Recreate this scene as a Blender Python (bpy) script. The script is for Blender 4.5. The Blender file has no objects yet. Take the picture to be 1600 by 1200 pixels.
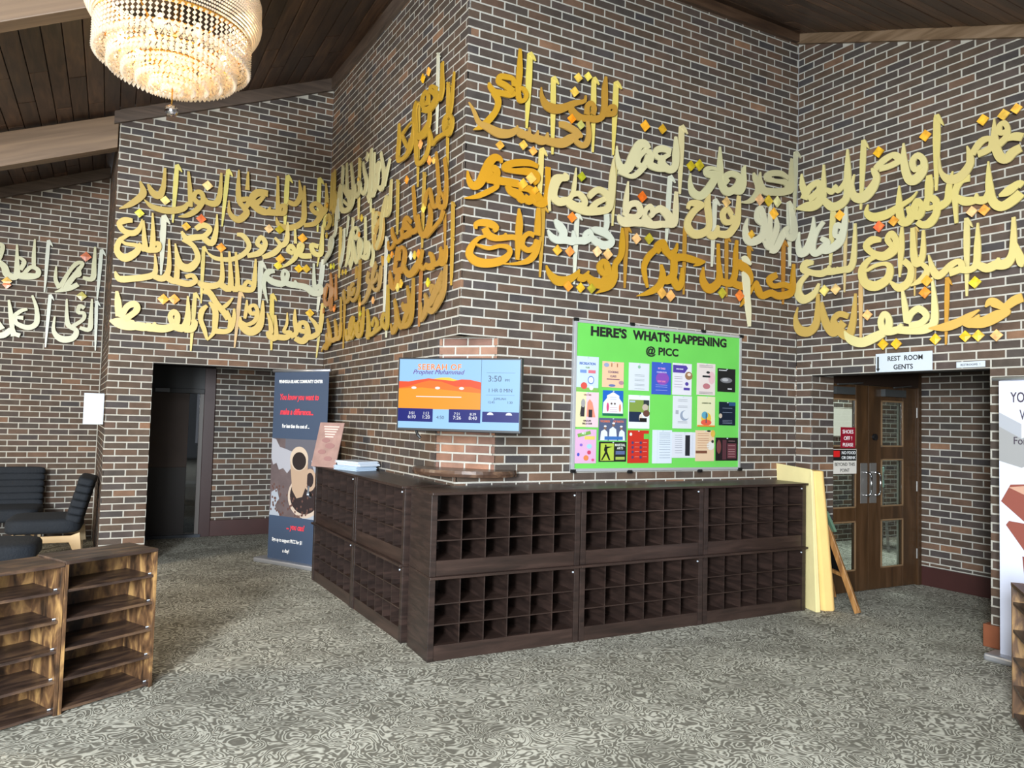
import bpy, bmesh, math, random
from mathutils import Vector, Matrix
PI = math.pi
C = bpy.context.scene
COL = C.collection
random.seed(7)

# ---------------------------------------------------------------- camera, light, exposure
PITCH, ROLL, CAMH, FPX = 0.04647, 0.02623, 1.591, 1136.3
cam = bpy.data.objects.new('camera', bpy.data.cameras.new('camera')); COL.objects.link(cam)
cam.data.sensor_fit = 'HORIZONTAL'; cam.data.sensor_width = 36.0
cam.data.lens = 36.0 * FPX / 1600.0
cam.data.clip_start = 0.05; cam.data.clip_end = 100
_F = Vector((0, math.cos(PITCH), math.sin(PITCH))); _U0 = Vector((0, -math.sin(PITCH), math.cos(PITCH))); _R0 = Vector((1, 0, 0))
_R = _R0 * math.cos(ROLL) + _U0 * math.sin(ROLL); _U = -_R0 * math.sin(ROLL) + _U0 * math.cos(ROLL)
_M = Matrix((( _R.x, _U.x, -_F.x, 0), (_R.y, _U.y, -_F.y, 0), (_R.z, _U.z, -_F.z, CAMH), (0, 0, 0, 1)))
cam.matrix_world = _M
C.camera = cam

C.view_settings.view_transform = 'Standard'; C.view_settings.look = 'None'
C.view_settings.gamma = 1.0; C.view_settings.exposure = -0.05
C.view_settings.use_curve_mapping = False

world = bpy.data.worlds.new('world'); C.world = world; world.use_nodes = True
bg = world.node_tree.nodes['Background']
bg.inputs[0].default_value = (0.86, 0.93, 1.0, 1); bg.inputs[1].default_value = 0.32

def area(name, loc, target, sx, sy, power, col):
    l = bpy.data.lights.new(name, 'AREA'); l.shape = 'RECTANGLE'; l.size = sx; l.size_y = sy
    l.energy = power; l.color = col
    o = bpy.data.objects.new(name, l); COL.objects.link(o); o.location = loc
    o.rotation_euler = (Vector(target) - Vector(loc)).to_track_quat('-Z', 'Y').to_euler()
    return o
# daylight from windows behind the camera, plus two added fill lamps
area('window_light', (-1.9, -3.6, 2.3), (-1.2, 6.0, 1.4), 1.0, 1.8, 1300, (0.86, 0.94, 1.0))
area('daylight_fill', (-0.8, -3.8, 2.2), (0.2, 6.0, 1.8), 2.6, 2.4, 420, (0.9, 0.96, 1.0))  # added broad fill, weaker than the window light
area('clerestory_light', (-0.8, -2.4, 4.5), (0.3, 6.0, 3.0), 3.2, 1.0, 420, (0.95, 0.97, 1.0))
area('warm_side_fill', (-6.5, 3.6, 2.5), (-3.1, 7.2, 0.5), 1.6, 1.6, 170, (1.0, 0.85, 0.64))  # added warm lamp lifting the left floor, pier return and recess

# ---------------------------------------------------------------- plan (metres; floor z = 0, camera above the origin)
AB, AC, AD, AE = 0.45787, -1.02731, 0.47464, -1.00931
P0 = Vector((-4.0162, 7.2032)); P1 = Vector((-2.1206, 8.1374)); P2 = Vector((-0.3935, 5.2788)); P3 = Vector((2.6845, 6.8603))
PA = Vector((-5.0504, 8.9150))
LB, LC, LD = 2.1133, 3.3398, 3.4605
BL, BH, VZ = 0.2032, 0.0677, 17.4 * 0.0677
def dv(a): return Vector((math.cos(a), math.sin(a)))
def nv(a): return Vector((-math.sin(a), math.cos(a)))
def frame(p, a, z=0.0):
    return Matrix.Translation((p[0], p[1], z)) @ Matrix.Rotation(a, 4, 'Z')

# ---------------------------------------------------------------- materials
def lin(h):
    h = h.lstrip('#'); r = [int(h[i:i+2], 16) / 255 for i in (0, 2, 4)]
    return tuple((c / 12.92 if c <= 0.04045 else ((c + 0.055) / 1.055) ** 2.4) for c in r) + (1.0,)
MATS = {}
def fit(o, x0, x1):
    xs = [v.co.x for v in o.data.vertices]; k = (x1-x0)/(max(xs)-min(xs))
    o.scale[0] = k; o.location[0] = x0 - min(xs)*k
def mat(name, hexc, rough=0.6, metal=0.0, spec=0.5, emit=0.0, bump=0.0, bscale=40.0, var=0.0, vscale=6.0, coat=0.0, island=0.0):
    if name in MATS: return MATS[name]
    m = bpy.data.materials.new(name); m.use_nodes = True; nt = m.node_tree; b = nt.nodes['Principled BSDF']
    c = lin(hexc); b.inputs['Base Color'].default_value = (c if not emit else (c[0]*.06, c[1]*.06, c[2]*.06, 1))
    b.inputs['Roughness'].default_value = rough; b.inputs['Metallic'].default_value = metal
    b.inputs['Specular IOR Level'].default_value = spec
    if coat: b.inputs['Coat Weight'].default_value = coat
    if emit:
        b.inputs['Emission Color'].default_value = c; b.inputs['Emission Strength'].default_value = emit
    tc = nt.nodes.new('ShaderNodeTexCoord')
    if var:
        n = nt.nodes.new('ShaderNodeTexNoise'); n.inputs['Scale'].default_value = vscale; n.inputs['Detail'].default_value = 4
        nt.links.new(tc.outputs['Object'], n.inputs['Vector'])
        mr = nt.nodes.new('ShaderNodeMapRange'); mr.inputs[1].default_value = 0.3; mr.inputs[2].default_value = 0.7
        mr.inputs[3].default_value = 1 - var; mr.inputs[4].default_value = 1 + var
        nt.links.new(n.outputs['Fac'], mr.inputs[0])
        mx = nt.nodes.new('ShaderNodeVectorMath'); mx.operation = 'SCALE'; mx.inputs[0].default_value = c[:3]
        nt.links.new(mr.outputs[0], mx.inputs['Scale']); nt.links.new(mx.outputs[0], b.inputs['Base Color'])
    if bump:
        n2 = nt.nodes.new('ShaderNodeTexNoise'); n2.inputs['Scale'].default_value = bscale; n2.inputs['Detail'].default_value = 3
        nt.links.new(tc.outputs['Object'], n2.inputs['Vector'])
        bp = nt.nodes.new('ShaderNodeBump'); bp.inputs['Strength'].default_value = bump; bp.inputs['Distance'].default_value = 0.01
        nt.links.new(n2.outputs['Fac'], bp.inputs['Height']); nt.links.new(bp.outputs[0], b.inputs['Normal'])
    MATS[name] = m; return m

def ramp(nt, stops, interp='LINEAR'):
    r = nt.nodes.new('ShaderNodeValToRGB'); r.color_ramp.interpolation = interp; e = r.color_ramp.elements
    while len(e) < len(stops): e.new(0.5)
    for i, (p, h) in enumerate(stops): e[i].position = p; e[i].color = lin(h)
    return r

def brick_mat(name, stops, rough=0.75):
    m = bpy.data.materials.new(name); m.use_nodes = True; nt = m.node_tree; b = nt.nodes['Principled BSDF']
    oi = nt.nodes.new('ShaderNodeObjectInfo'); ge = nt.nodes.new('ShaderNodeNewGeometry')
    ad = nt.nodes.new('ShaderNodeMath'); ad.operation = 'ADD'
    nt.links.new(oi.outputs['Random'], ad.inputs[0]); nt.links.new(ge.outputs['Random Per Island'], ad.inputs[1])
    fr = nt.nodes.new('ShaderNodeMath'); fr.operation = 'FRACT'; nt.links.new(ad.outputs[0], fr.inputs[0])
    r = ramp(nt, stops); nt.links.new(fr.outputs[0], r.inputs[0])
    n = nt.nodes.new('ShaderNodeTexNoise'); n.inputs['Scale'].default_value = 9; n.inputs['Detail'].default_value = 5
    nt.links.new(ge.outputs['Position'], n.inputs['Vector'])
    mr = nt.nodes.new('ShaderNodeMapRange'); mr.inputs[1].default_value = 0.3; mr.inputs[2].default_value = 0.7; mr.inputs[3].default_value = 0.82; mr.inputs[4].default_value = 1.2
    nt.links.new(n.outputs['Fac'], mr.inputs[0])
    sc = nt.nodes.new('ShaderNodeVectorMath'); sc.operation = 'SCALE'
    nt.links.new(r.outputs[0], sc.inputs[0]); nt.links.new(mr.outputs[0], sc.inputs['Scale']); nt.links.new(sc.outputs[0], b.inputs['Base Color'])
    b.inputs['Roughness'].default_value = rough; b.inputs['Specular IOR Level'].default_value = 0.3
    w = nt.nodes.new('ShaderNodeTexNoise'); w.inputs['Scale'].default_value = 90
    mp = nt.nodes.new('ShaderNodeMapping'); mp.inputs['Scale'].default_value = (0.4, 0.4, 1.6)
    nt.links.new(ge.outputs['Position'], mp.inputs['Vector']); nt.links.new(mp.outputs[0], w.inputs['Vector'])
    bp = nt.nodes.new('ShaderNodeBump'); bp.inputs['Strength'].default_value = 0.5; bp.inputs['Distance'].default_value = 0.006
    nt.links.new(w.outputs['Fac'], bp.inputs['Height']); nt.links.new(bp.outputs[0], b.inputs['Normal'])
    MATS[name] = m; return m
M_BRICK = brick_mat('dark_brick', [(0.0, '4C4038'), (0.16, '46403C'), (0.32, '58483C'), (0.5, '4C4036'), (0.64, '604A3C'), (0.78, '423E3E'), (0.94, '58483E'), (1.0, '7E5E48')])
M_BRICK_RED = brick_mat('red_brick', [(0.0, '84604E'), (0.4, '8E6C5A'), (0.7, '6C5048'), (1.0, '9A7058')])
M_MORTAR = mat('mortar', 'B2AEA4', 0.95, bump=0.4, bscale=120, var=0.08, vscale=14)

def wood_mat(name, c1, c2, c3, scale=(1, 12, 12), rough=0.5, knots=0.0, rnd=0.25, plain=False, nscale=2.2):
    m = bpy.data.materials.new(name); m.use_nodes = True; nt = m.node_tree; b = nt.nodes['Principled BSDF']
    tc = nt.nodes.new('ShaderNodeTexCoord'); mp = nt.nodes.new('ShaderNodeMapping'); mp.inputs['Scale'].default_value = scale
    oi = nt.nodes.new('ShaderNodeObjectInfo')
    va = nt.nodes.new('ShaderNodeVectorMath'); va.operation = 'ADD'; sc0 = nt.nodes.new('ShaderNodeVectorMath'); sc0.operation = 'SCALE'
    sc0.inputs[0].default_value = (13.1, 7.7, 5.3); nt.links.new(oi.outputs['Random'], sc0.inputs['Scale'])
    nt.links.new(tc.outputs['Object'], va.inputs[0]); nt.links.new(sc0.outputs[0], va.inputs[1]); nt.links.new(va.outputs[0], mp.inputs['Vector'])
    n = nt.nodes.new('ShaderNodeTexNoise'); n.inputs['Scale'].default_value = nscale; n.inputs['Detail'].default_value = 6; n.inputs['Distortion'].default_value = 0.6
    nt.links.new(mp.outputs[0], n.inputs['Vector'])
    r = ramp(nt, [(0.32, c1), (0.5, c2), (0.68, c3)]); nt.links.new(n.outputs['Fac'], r.inputs[0])
    mr = nt.nodes.new('ShaderNodeMapRange'); mr.inputs[3].default_value = 1 - rnd; mr.inputs[4].default_value = 1 + rnd
    nt.links.new(oi.outputs['Random'], mr.inputs[0])
    sc = nt.nodes.new('ShaderNodeVectorMath'); sc.operation = 'SCALE'; nt.links.new(r.outputs[0], sc.inputs[0]); nt.links.new(mr.outputs[0], sc.inputs['Scale'])
    out = sc.outputs[0]
    if knots:
        v = nt.nodes.new('ShaderNodeTexVoronoi'); v.inputs['Scale'].default_value = knots
        mp2 = nt.nodes.new('ShaderNodeMapping'); mp2.inputs['Scale'].default_value = (0.5, 1.4, 1.4); nt.links.new(va.outputs[0], mp2.inputs['Vector']); nt.links.new(mp2.outputs[0], v.inputs['Vector'])
        kr = nt.nodes.new('ShaderNodeMapRange'); kr.inputs[1].default_value = 0.03; kr.inputs[2].default_value = 0.16; kr.inputs[3].default_value = 0.35; kr.inputs[4].default_value = 1.0
        nt.links.new(v.outputs['Distance'], kr.inputs[0])
        s2 = nt.nodes.new('ShaderNodeVectorMath'); s2.operation = 'SCALE'; nt.links.new(out, s2.inputs[0]); nt.links.new(kr.outputs[0], s2.inputs['Scale']); out = s2.outputs[0]
    nt.links.new(out, b.inputs['Base Color']); b.inputs['Roughness'].default_value = rough
    bp = nt.nodes.new('ShaderNodeBump'); bp.inputs['Strength'].default_value = 0.25; bp.inputs['Distance'].default_value = 0.004
    nt.links.new(n.outputs['Fac'], bp.inputs['Height']); nt.links.new(bp.outputs[0], b.inputs['Normal'])
    MATS[name] = m; return m
M_PLANK = wood_mat('ceiling_plank_wood', '35261D', '48352A', '5C4433', (1.2, 9, 9), 0.42, rnd=0.4)
M_BEAM = wood_mat('beam_wood', '66523E', '745E4A', '846C54', (0.35, 7, 7), 0.55, knots=3.0, rnd=0.05)
M_TRIMDARK = wood_mat('dark_grey_trim', '463A33', '54473E', '605046', (1, 12, 12), 0.5, rnd=0.05)
M_TRIMBROWN = wood_mat('brown_trim', '3A2A20', '4A3628', '5A4434', (1, 10, 10), 0.5, rnd=0.05)
M_TRIMWOOD = wood_mat('mid_brown_trim', '5E4A36', '76604A', '86705A', (1, 10, 10), 0.5, rnd=0.05)
M_SHOE = wood_mat('espresso_laminate', '231A17', '2C211D', '372924', (2, 2, 14), 0.38, rnd=0.08)
M_SHOEX = wood_mat('espresso_laminate_long', '271D19', '31241F', '3C2D27', (1.2, 10, 10), 0.36, rnd=0.05)
M_RUSTIC = wood_mat('rustic_brown_laminate', '2A1E16', '644830', 'AC8654', (5.0, 5.0, 2.0), 0.42, rnd=0.1, nscale=3.2)
M_RUSTICX = wood_mat('rustic_brown_laminate_long', '261D19', '42322A', '664E3A', (2.0, 8, 8), 0.4, rnd=0.1, nscale=2.6)
M_DOOR = wood_mat('brown_door_wood', '382616', '442E1A', '503824', (6, 6, 0.8), 0.35, rnd=0.05)
M_JAMB = mat('dark_red_jamb', '301614', 0.4)
M_BASE = mat('dark_red_baseboard', '3E211E', 0.4, var=0.08)
M_BASEOR = mat('orange_brown_baseboard', '7E4A32', 0.3, var=0.1)
M_BLACK = mat('black', '0C0C0E', 0.5)
M_VOID = mat('void_black', '1A1A1C', 0.8)  # near-black colour for alcove, back room and plank backing
M_ALU = mat('aluminium', 'B8BAC0', 0.35, 0.7)
M_CHROME = mat('chrome', 'D8DADC', 0.18, 1.0)
M_PLATE = mat('brushed_plate', '8C8884', 0.4, 0.6)
M_WHITE = mat('white_card', 'BCC4CE', 0.6)

def carpet():
    m = bpy.data.materials.new('swirl_carpet'); m.use_nodes = True; nt = m.node_tree; b = nt.nodes['Principled BSDF']
    tc = nt.nodes.new('ShaderNodeTexCoord')
    def noise(scale, detail, dist, src):
        n = nt.nodes.new('ShaderNodeTexNoise'); n.inputs['Scale'].default_value = scale; n.inputs['Detail'].default_value = detail
        n.inputs['Distortion'].default_value = dist; nt.links.new(src, n.inputs['Vector']); return n
    def mth(op, a, bb=None, c=None):
        k = nt.nodes.new('ShaderNodeMath'); k.operation = op
        for i, v in enumerate((a, bb, c)):
            if v is None: continue
            if hasattr(v, 'is_output'): nt.links.new(v, k.inputs[i])
            else: k.inputs[i].default_value = v
        return k.outputs[0]
    n1 = noise(4.6, 1.0, 2.6, tc.outputs['Object'])
    n2 = noise(11.0, 1.0, 0.8, tc.outputs['Object'])
    s = mth('ADD', mth('MULTIPLY', n1.outputs['Fac'], 8.0), mth('MULTIPLY', n2.outputs['Fac'], 3.0))
    w = mth('SINE', mth('MULTIPLY', s, 6.2832))
    n3 = noise(2.2, 1.0, 0.5, tc.outputs['Object'])
    w2 = mth('ADD', w, mth('MULTIPLY', mth('SUBTRACT', n3.outputs['Fac'], 0.5), 1.8))
    r = ramp(nt, [(0.0, '6C695F'), (0.42, '7C796E'), (0.60, 'A09E91'), (0.85, 'BCBAAC'), (1.0, 'C6C4B6')])
    f = nt.nodes.new('ShaderNodeMapRange'); f.inputs[1].default_value = -1.2; f.inputs[2].default_value = 1.2; nt.links.new(w2, f.inputs[0])
    nt.links.new(f.outputs[0], r.inputs[0]); nt.links.new(r.outputs[0], b.inputs['Base Color'])
    b.inputs['Roughness'].default_value = 0.95; b.inputs['Specular IOR Level'].default_value = 0.15
    n4 = noise(260, 2, 0, tc.outputs['Object'])
    hh = mth('ADD', mth('MULTIPLY', f.outputs[0], 0.5), mth('MULTIPLY', n4.outputs['Fac'], 0.7))
    bp = nt.nodes.new('ShaderNodeBump'); bp.inputs['Strength'].default_value = 0.5; bp.inputs['Distance'].default_value = 0.005
    nt.links.new(hh, bp.inputs['Height']); nt.links.new(bp.outputs[0], b.inputs['Normal'])
    return m
M_CARPET = carpet()

def glass_mat(name, tint='B8C4C0', clear=0.72, rough=0.03):
    m = bpy.data.materials.new(name); m.use_nodes = True; nt = m.node_tree; nt.nodes.remove(nt.nodes['Principled BSDF'])
    out = nt.nodes['Material Output']; t = nt.nodes.new('ShaderNodeBsdfTransparent'); t.inputs[0].default_value = lin(tint)
    g = nt.nodes.new('ShaderNodeBsdfGlossy'); g.inputs['Roughness'].default_value = rough
    mx = nt.nodes.new('ShaderNodeMixShader'); mx.inputs[0].default_value = 1 - clear
    nt.links.new(t.outputs[0], mx.inputs[1]); nt.links.new(g.outputs[0], mx.inputs[2]); nt.links.new(mx.outputs[0], out.inputs[0])
    MATS[name] = m; return m
M_GLASS = glass_mat('door_glass', 'E2E8E4', 0.9)

# ---------------------------------------------------------------- mesh helpers
class MB:
    def __init__(s): s.v = []; s.f = []
    def add(s, vs, fs):
        n = len(s.v); s.v += [tuple(v) for v in vs]; s.f += [tuple(i + n for i in f) for f in fs]; return s
    def box(s, x0, y0, z0, x1, y1, z1, M=None):
        vs = [Vector(p) for p in ((x0,y0,z0),(x1,y0,z0),(x1,y1,z0),(x0,y1,z0),(x0,y0,z1),(x1,y0,z1),(x1,y1,z1),(x0,y1,z1))]
        if M is not None: vs = [M @ v for v in vs]
        return s.add(vs, ((0,3,2,1),(4,5,6,7),(0,1,5,4),(1,2,6,5),(2,3,7,6),(3,0,4,7)))
    def bar(s, a, b, w, t, up=(0, 0, 1)):
        a = Vector(a); b = Vector(b); d = b - a; L = d.length; x = d.normalized(); u = Vector(up)
        y = u.cross(x)
        if y.length < 1e-4: y = Vector((0, 1, 0)).cross(x)
        y.normalize(); z = x.cross(y)
        M = Matrix(((x.x, y.x, z.x, a.x), (x.y, y.y, z.y, a.y), (x.z, y.z, z.z, a.z), (0, 0, 0, 1)))
        return s.box(0, -w/2, -t/2, L, w/2, t/2, M)
    def tube(s, a, b, r, n=10, r2=None):
        a = Vector(a); b = Vector(b); d = (b - a).normalized(); r2 = r if r2 is None else r2
        y = d.orthogonal().normalized(); z = d.cross(y); vs = []; fs = []
        for i in range(n):
            k = y * math.cos(2*PI*i/n) + z * math.sin(2*PI*i/n); vs += [a + k*r, b + k*r2]
        for i in range(n):
            j = (i+1) % n; fs.append((2*i, 2*j, 2*j+1, 2*i+1))
        fs.append(tuple(2*i for i in range(n))[::-1]); fs.append(tuple(2*i+1 for i in range(n)))
        return s.add(vs, fs)
    def path(s, pts, r, n=8):
        for a, b in zip(pts, pts[1:]): s.tube(a, b, r, n)
        return s
    def prism(s, pts, y0, y1):      # polygon in xz extruded along y
        n = len(pts); vs = [(x, y0, z) for x, z in pts] + [(x, y1, z) for x, z in pts]
        fs = [tuple(range(n)), tuple(range(2*n-1, n-1, -1))] + [(i, (i+1) % n + 0, (i+1) % n + n, i + n) for i in range(n)]
        return s.add(vs, fs)
    def lathe(s, prof, n=32, c=(0, 0, 0)):
        m = len(prof); vs = []; fs = []
        for i in range(n):
            a = 2*PI*i/n
            for r, z in prof: vs.append((c[0] + r*math.cos(a), c[1] + r*math.sin(a), c[2] + z))
        for i in range(n):
            j = (i+1) % n
            for k in range(m-1): fs.append((i*m+k, j*m+k, j*m+k+1, i*m+k+1))
        return s.add(vs, fs)
    def torus(s, R, r, c=(0, 0, 0), n=48, m=8):
        return s.lathe([(R + r*math.cos(2*PI*k/m), r*math.sin(2*PI*k/m)) for k in range(m+1)], n, c)
    def mesh(s, name):
        me = bpy.data.meshes.new(name); me.from_pydata(s.v, [], s.f); me.update()
        bm = bmesh.new(); bm.from_mesh(me); bmesh.ops.recalc_face_normals(bm, faces=bm.faces); bm.to_mesh(me); bm.free()
        return me
def obj(name, mb, m, parent=None, M=None, smooth=False, bevel=0.0):
    me = mb.mesh(name) if isinstance(mb, MB) else mb
    if m and not me.materials: me.materials.append(m)
    o = bpy.data.objects.new(name, me); COL.objects.link(o)
    if M is not None: o.matrix_local = M
    if parent: o.parent = parent
    if smooth:
        for p in me.polygons: p.use_smooth = True
    if bevel:
        md = o.modifiers.new('bevel', 'BEVEL'); md.width = bevel; md.segments = 2; md.limit_method = 'ANGLE'
    return o
def empty(name, M):
    o = bpy.data.objects.new(name, None); COL.objects.link(o); o.matrix_local = M; o.empty_display_size = 0.1; return o
def tag(o, label=None, cat=None, group=None, kind=None):
    if label: o['label'] = label
    if cat: o['category'] = cat
    if group: o['group'] = group
    if kind: o['kind'] = kind
    return o
def box(name, b, m, parent=None, M=None, bevel=0.0): return obj(name, MB().box(*b), m, parent, M, bevel=bevel)
RX = Matrix.Rotation(PI/2, 4, 'X')
def text(name, s, x, z, size, m, parent, y=-0.004, align='CENTER', shear=0.0, bold=0.0, sx=1.0, spacing=1.0):
    c = bpy.data.curves.new(name, 'FONT'); c.body = s; c.size = size; c.align_x = align; c.shear = shear; c.offset = bold; c.extrude = 0.0008
    c.space_character = spacing; c.resolution_u = 3
    tmp = bpy.data.objects.new(name, c); me = bpy.data.meshes.new_from_object(tmp); bpy.data.objects.remove(tmp); bpy.data.curves.remove(c)
    me.materials.clear(); me.materials.append(m); me.name = name
    o = bpy.data.objects.new(name, me); COL.objects.link(o)
    o.matrix_local = Matrix.Translation((x, y, z)) @ RX @ Matrix.Diagonal((sx, 1, 1, 1)); o.parent = parent
    return o

# ---------------------------------------------------------------- brick walls
_BM = {}
def brick_mesh(w, h, t=0.03):
    k = (round(w, 3), round(h, 3))
    if k not in _BM:
        e = 0.0022
        mb = MB()
        vs = [(0, t, 0), (w, t, 0), (w, t, h), (0, t, h), (0, e, 0), (w, e, 0), (w, e, h), (0, e, h), (e, 0, e), (w-e, 0, e), (w-e, 0, h-e), (e, 0, h-e)]
        fs = [(8, 9, 10, 11), (4, 5, 9, 8), (5, 6, 10, 9), (6, 7, 11, 10), (7, 4, 8, 11), (0, 1, 5, 4), (1, 2, 6, 5), (2, 3, 7, 6), (3, 0, 4, 7)]
        mb.add(vs, fs); me = mb.mesh('brick'); _BM[k] = (me, vs, fs)
    return _BM[k]
camv = Vector((0, 0, CAMH))
def in_view(P):
    d = P - camv; z = d.dot(_F)
    if z < 0.3: return False
    x = 800 + FPX * d.dot(_R) / z; y = 600 - FPX * d.dot(_U) / z
    return -60 < x < 1660 and -60 < y < 1260
def brick_wall(root, Mw, s0, s1, z0, z1, phase, holes=(), top=None, m=None, limit=300, join=0.0125, occl=None, thick=0.03):
    """root: the wall object (already linked, matrix Mw). Bricks face local -y at y=0..0.03, in front of the mortar slab."""
    m = m or M_BRICK; items = []
    r0 = int(math.floor((z0 - VZ) / BH + 1e-6)); r1 = int(math.ceil((z1 - VZ) / BH))
    for r in range(r0, r1):
        za = max(VZ + r*BH + join/2, z0); zb = min(VZ + (r+1)*BH - join/2, z1)
        if zb - za < 0.012: continue
        ph = phase if r % 2 == 0 else phase + 0.5
        k = int(math.floor(s0 / BL - ph)) - 1
        while (k + ph) * BL < s1:
            a = (k + ph) * BL + join/2; b = (k + 1 + ph) * BL - join/2; k += 1
            a = max(a, s0); b = min(b, s1)
            if b - a < 0.012: continue
            segs = [(a, b)]
            for (ha, hb, hz0, hz1) in holes:
                if zb > hz0 + 0.01 and za < hz1 - 0.01:
                    ns = []
                    for (p, q) in segs:
                        if q <= ha or p >= hb: ns.append((p, q)); continue
                        if p < ha: ns.append((p, ha))
                        if q > hb: ns.append((hb, q))
                    segs = ns
            for (p, q) in segs:
                if q - p < 0.012: continue
                if top and za > top((p + q) / 2) - 0.004: continue
                items.append((p, q, za, zb))
    vis = []
    for it in items:
        P = Mw @ Vector(((it[0]+it[1])/2, 0, (it[2]+it[3])/2))
        hid = (occl and occl(it)) or not in_view(P)
        vis.append(((P - camv).length + (100 if hid else 0), it))
    vis.sort(key=lambda t: t[0])
    rnd = random.Random(len(items))
    for d, it in vis[:limit]:
        if d > 90: break
        me, _, _ = brick_mesh(it[1]-it[0], it[3]-it[2])
        if not me.materials: me.materials.append(m)
        elif me.materials[0] != m:
            me = me.copy(); me.materials[0] = m
        o = bpy.data.objects.new('brick', me); COL.objects.link(o); o.location = (it[0], rnd.uniform(-0.0015, 0.0015), it[2]); o.parent = root
        n_used = True
    rest = [it for d, it in vis[:limit] if d > 90] + [it for d, it in vis[limit:]]
    if rest:
        mb = MB()
        for it in rest:
            _, vs, fs = brick_mesh(it[1]-it[0], it[3]-it[2]); y = rnd.uniform(-0.0015, 0.0015)
            mb.add([(v[0]+it[0], v[1]+y, v[2]+it[2]) for v in vs], fs)
        o = obj('brickwork', mb, m, root); o['kind'] = 'stuff'
def slab(name, Mw, rects, y0=0.0040, y1=0.10, m=None, polys=()):
    mb = MB()
    for (a, b, za, zb) in rects: mb.box(a, y0, za, b, y1, zb)
    for p in polys: mb.prism(p, y0, y1)
    o = obj(name, mb, m or M_MORTAR, None, Mw); o['kind'] = 'structure'; return o
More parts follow.
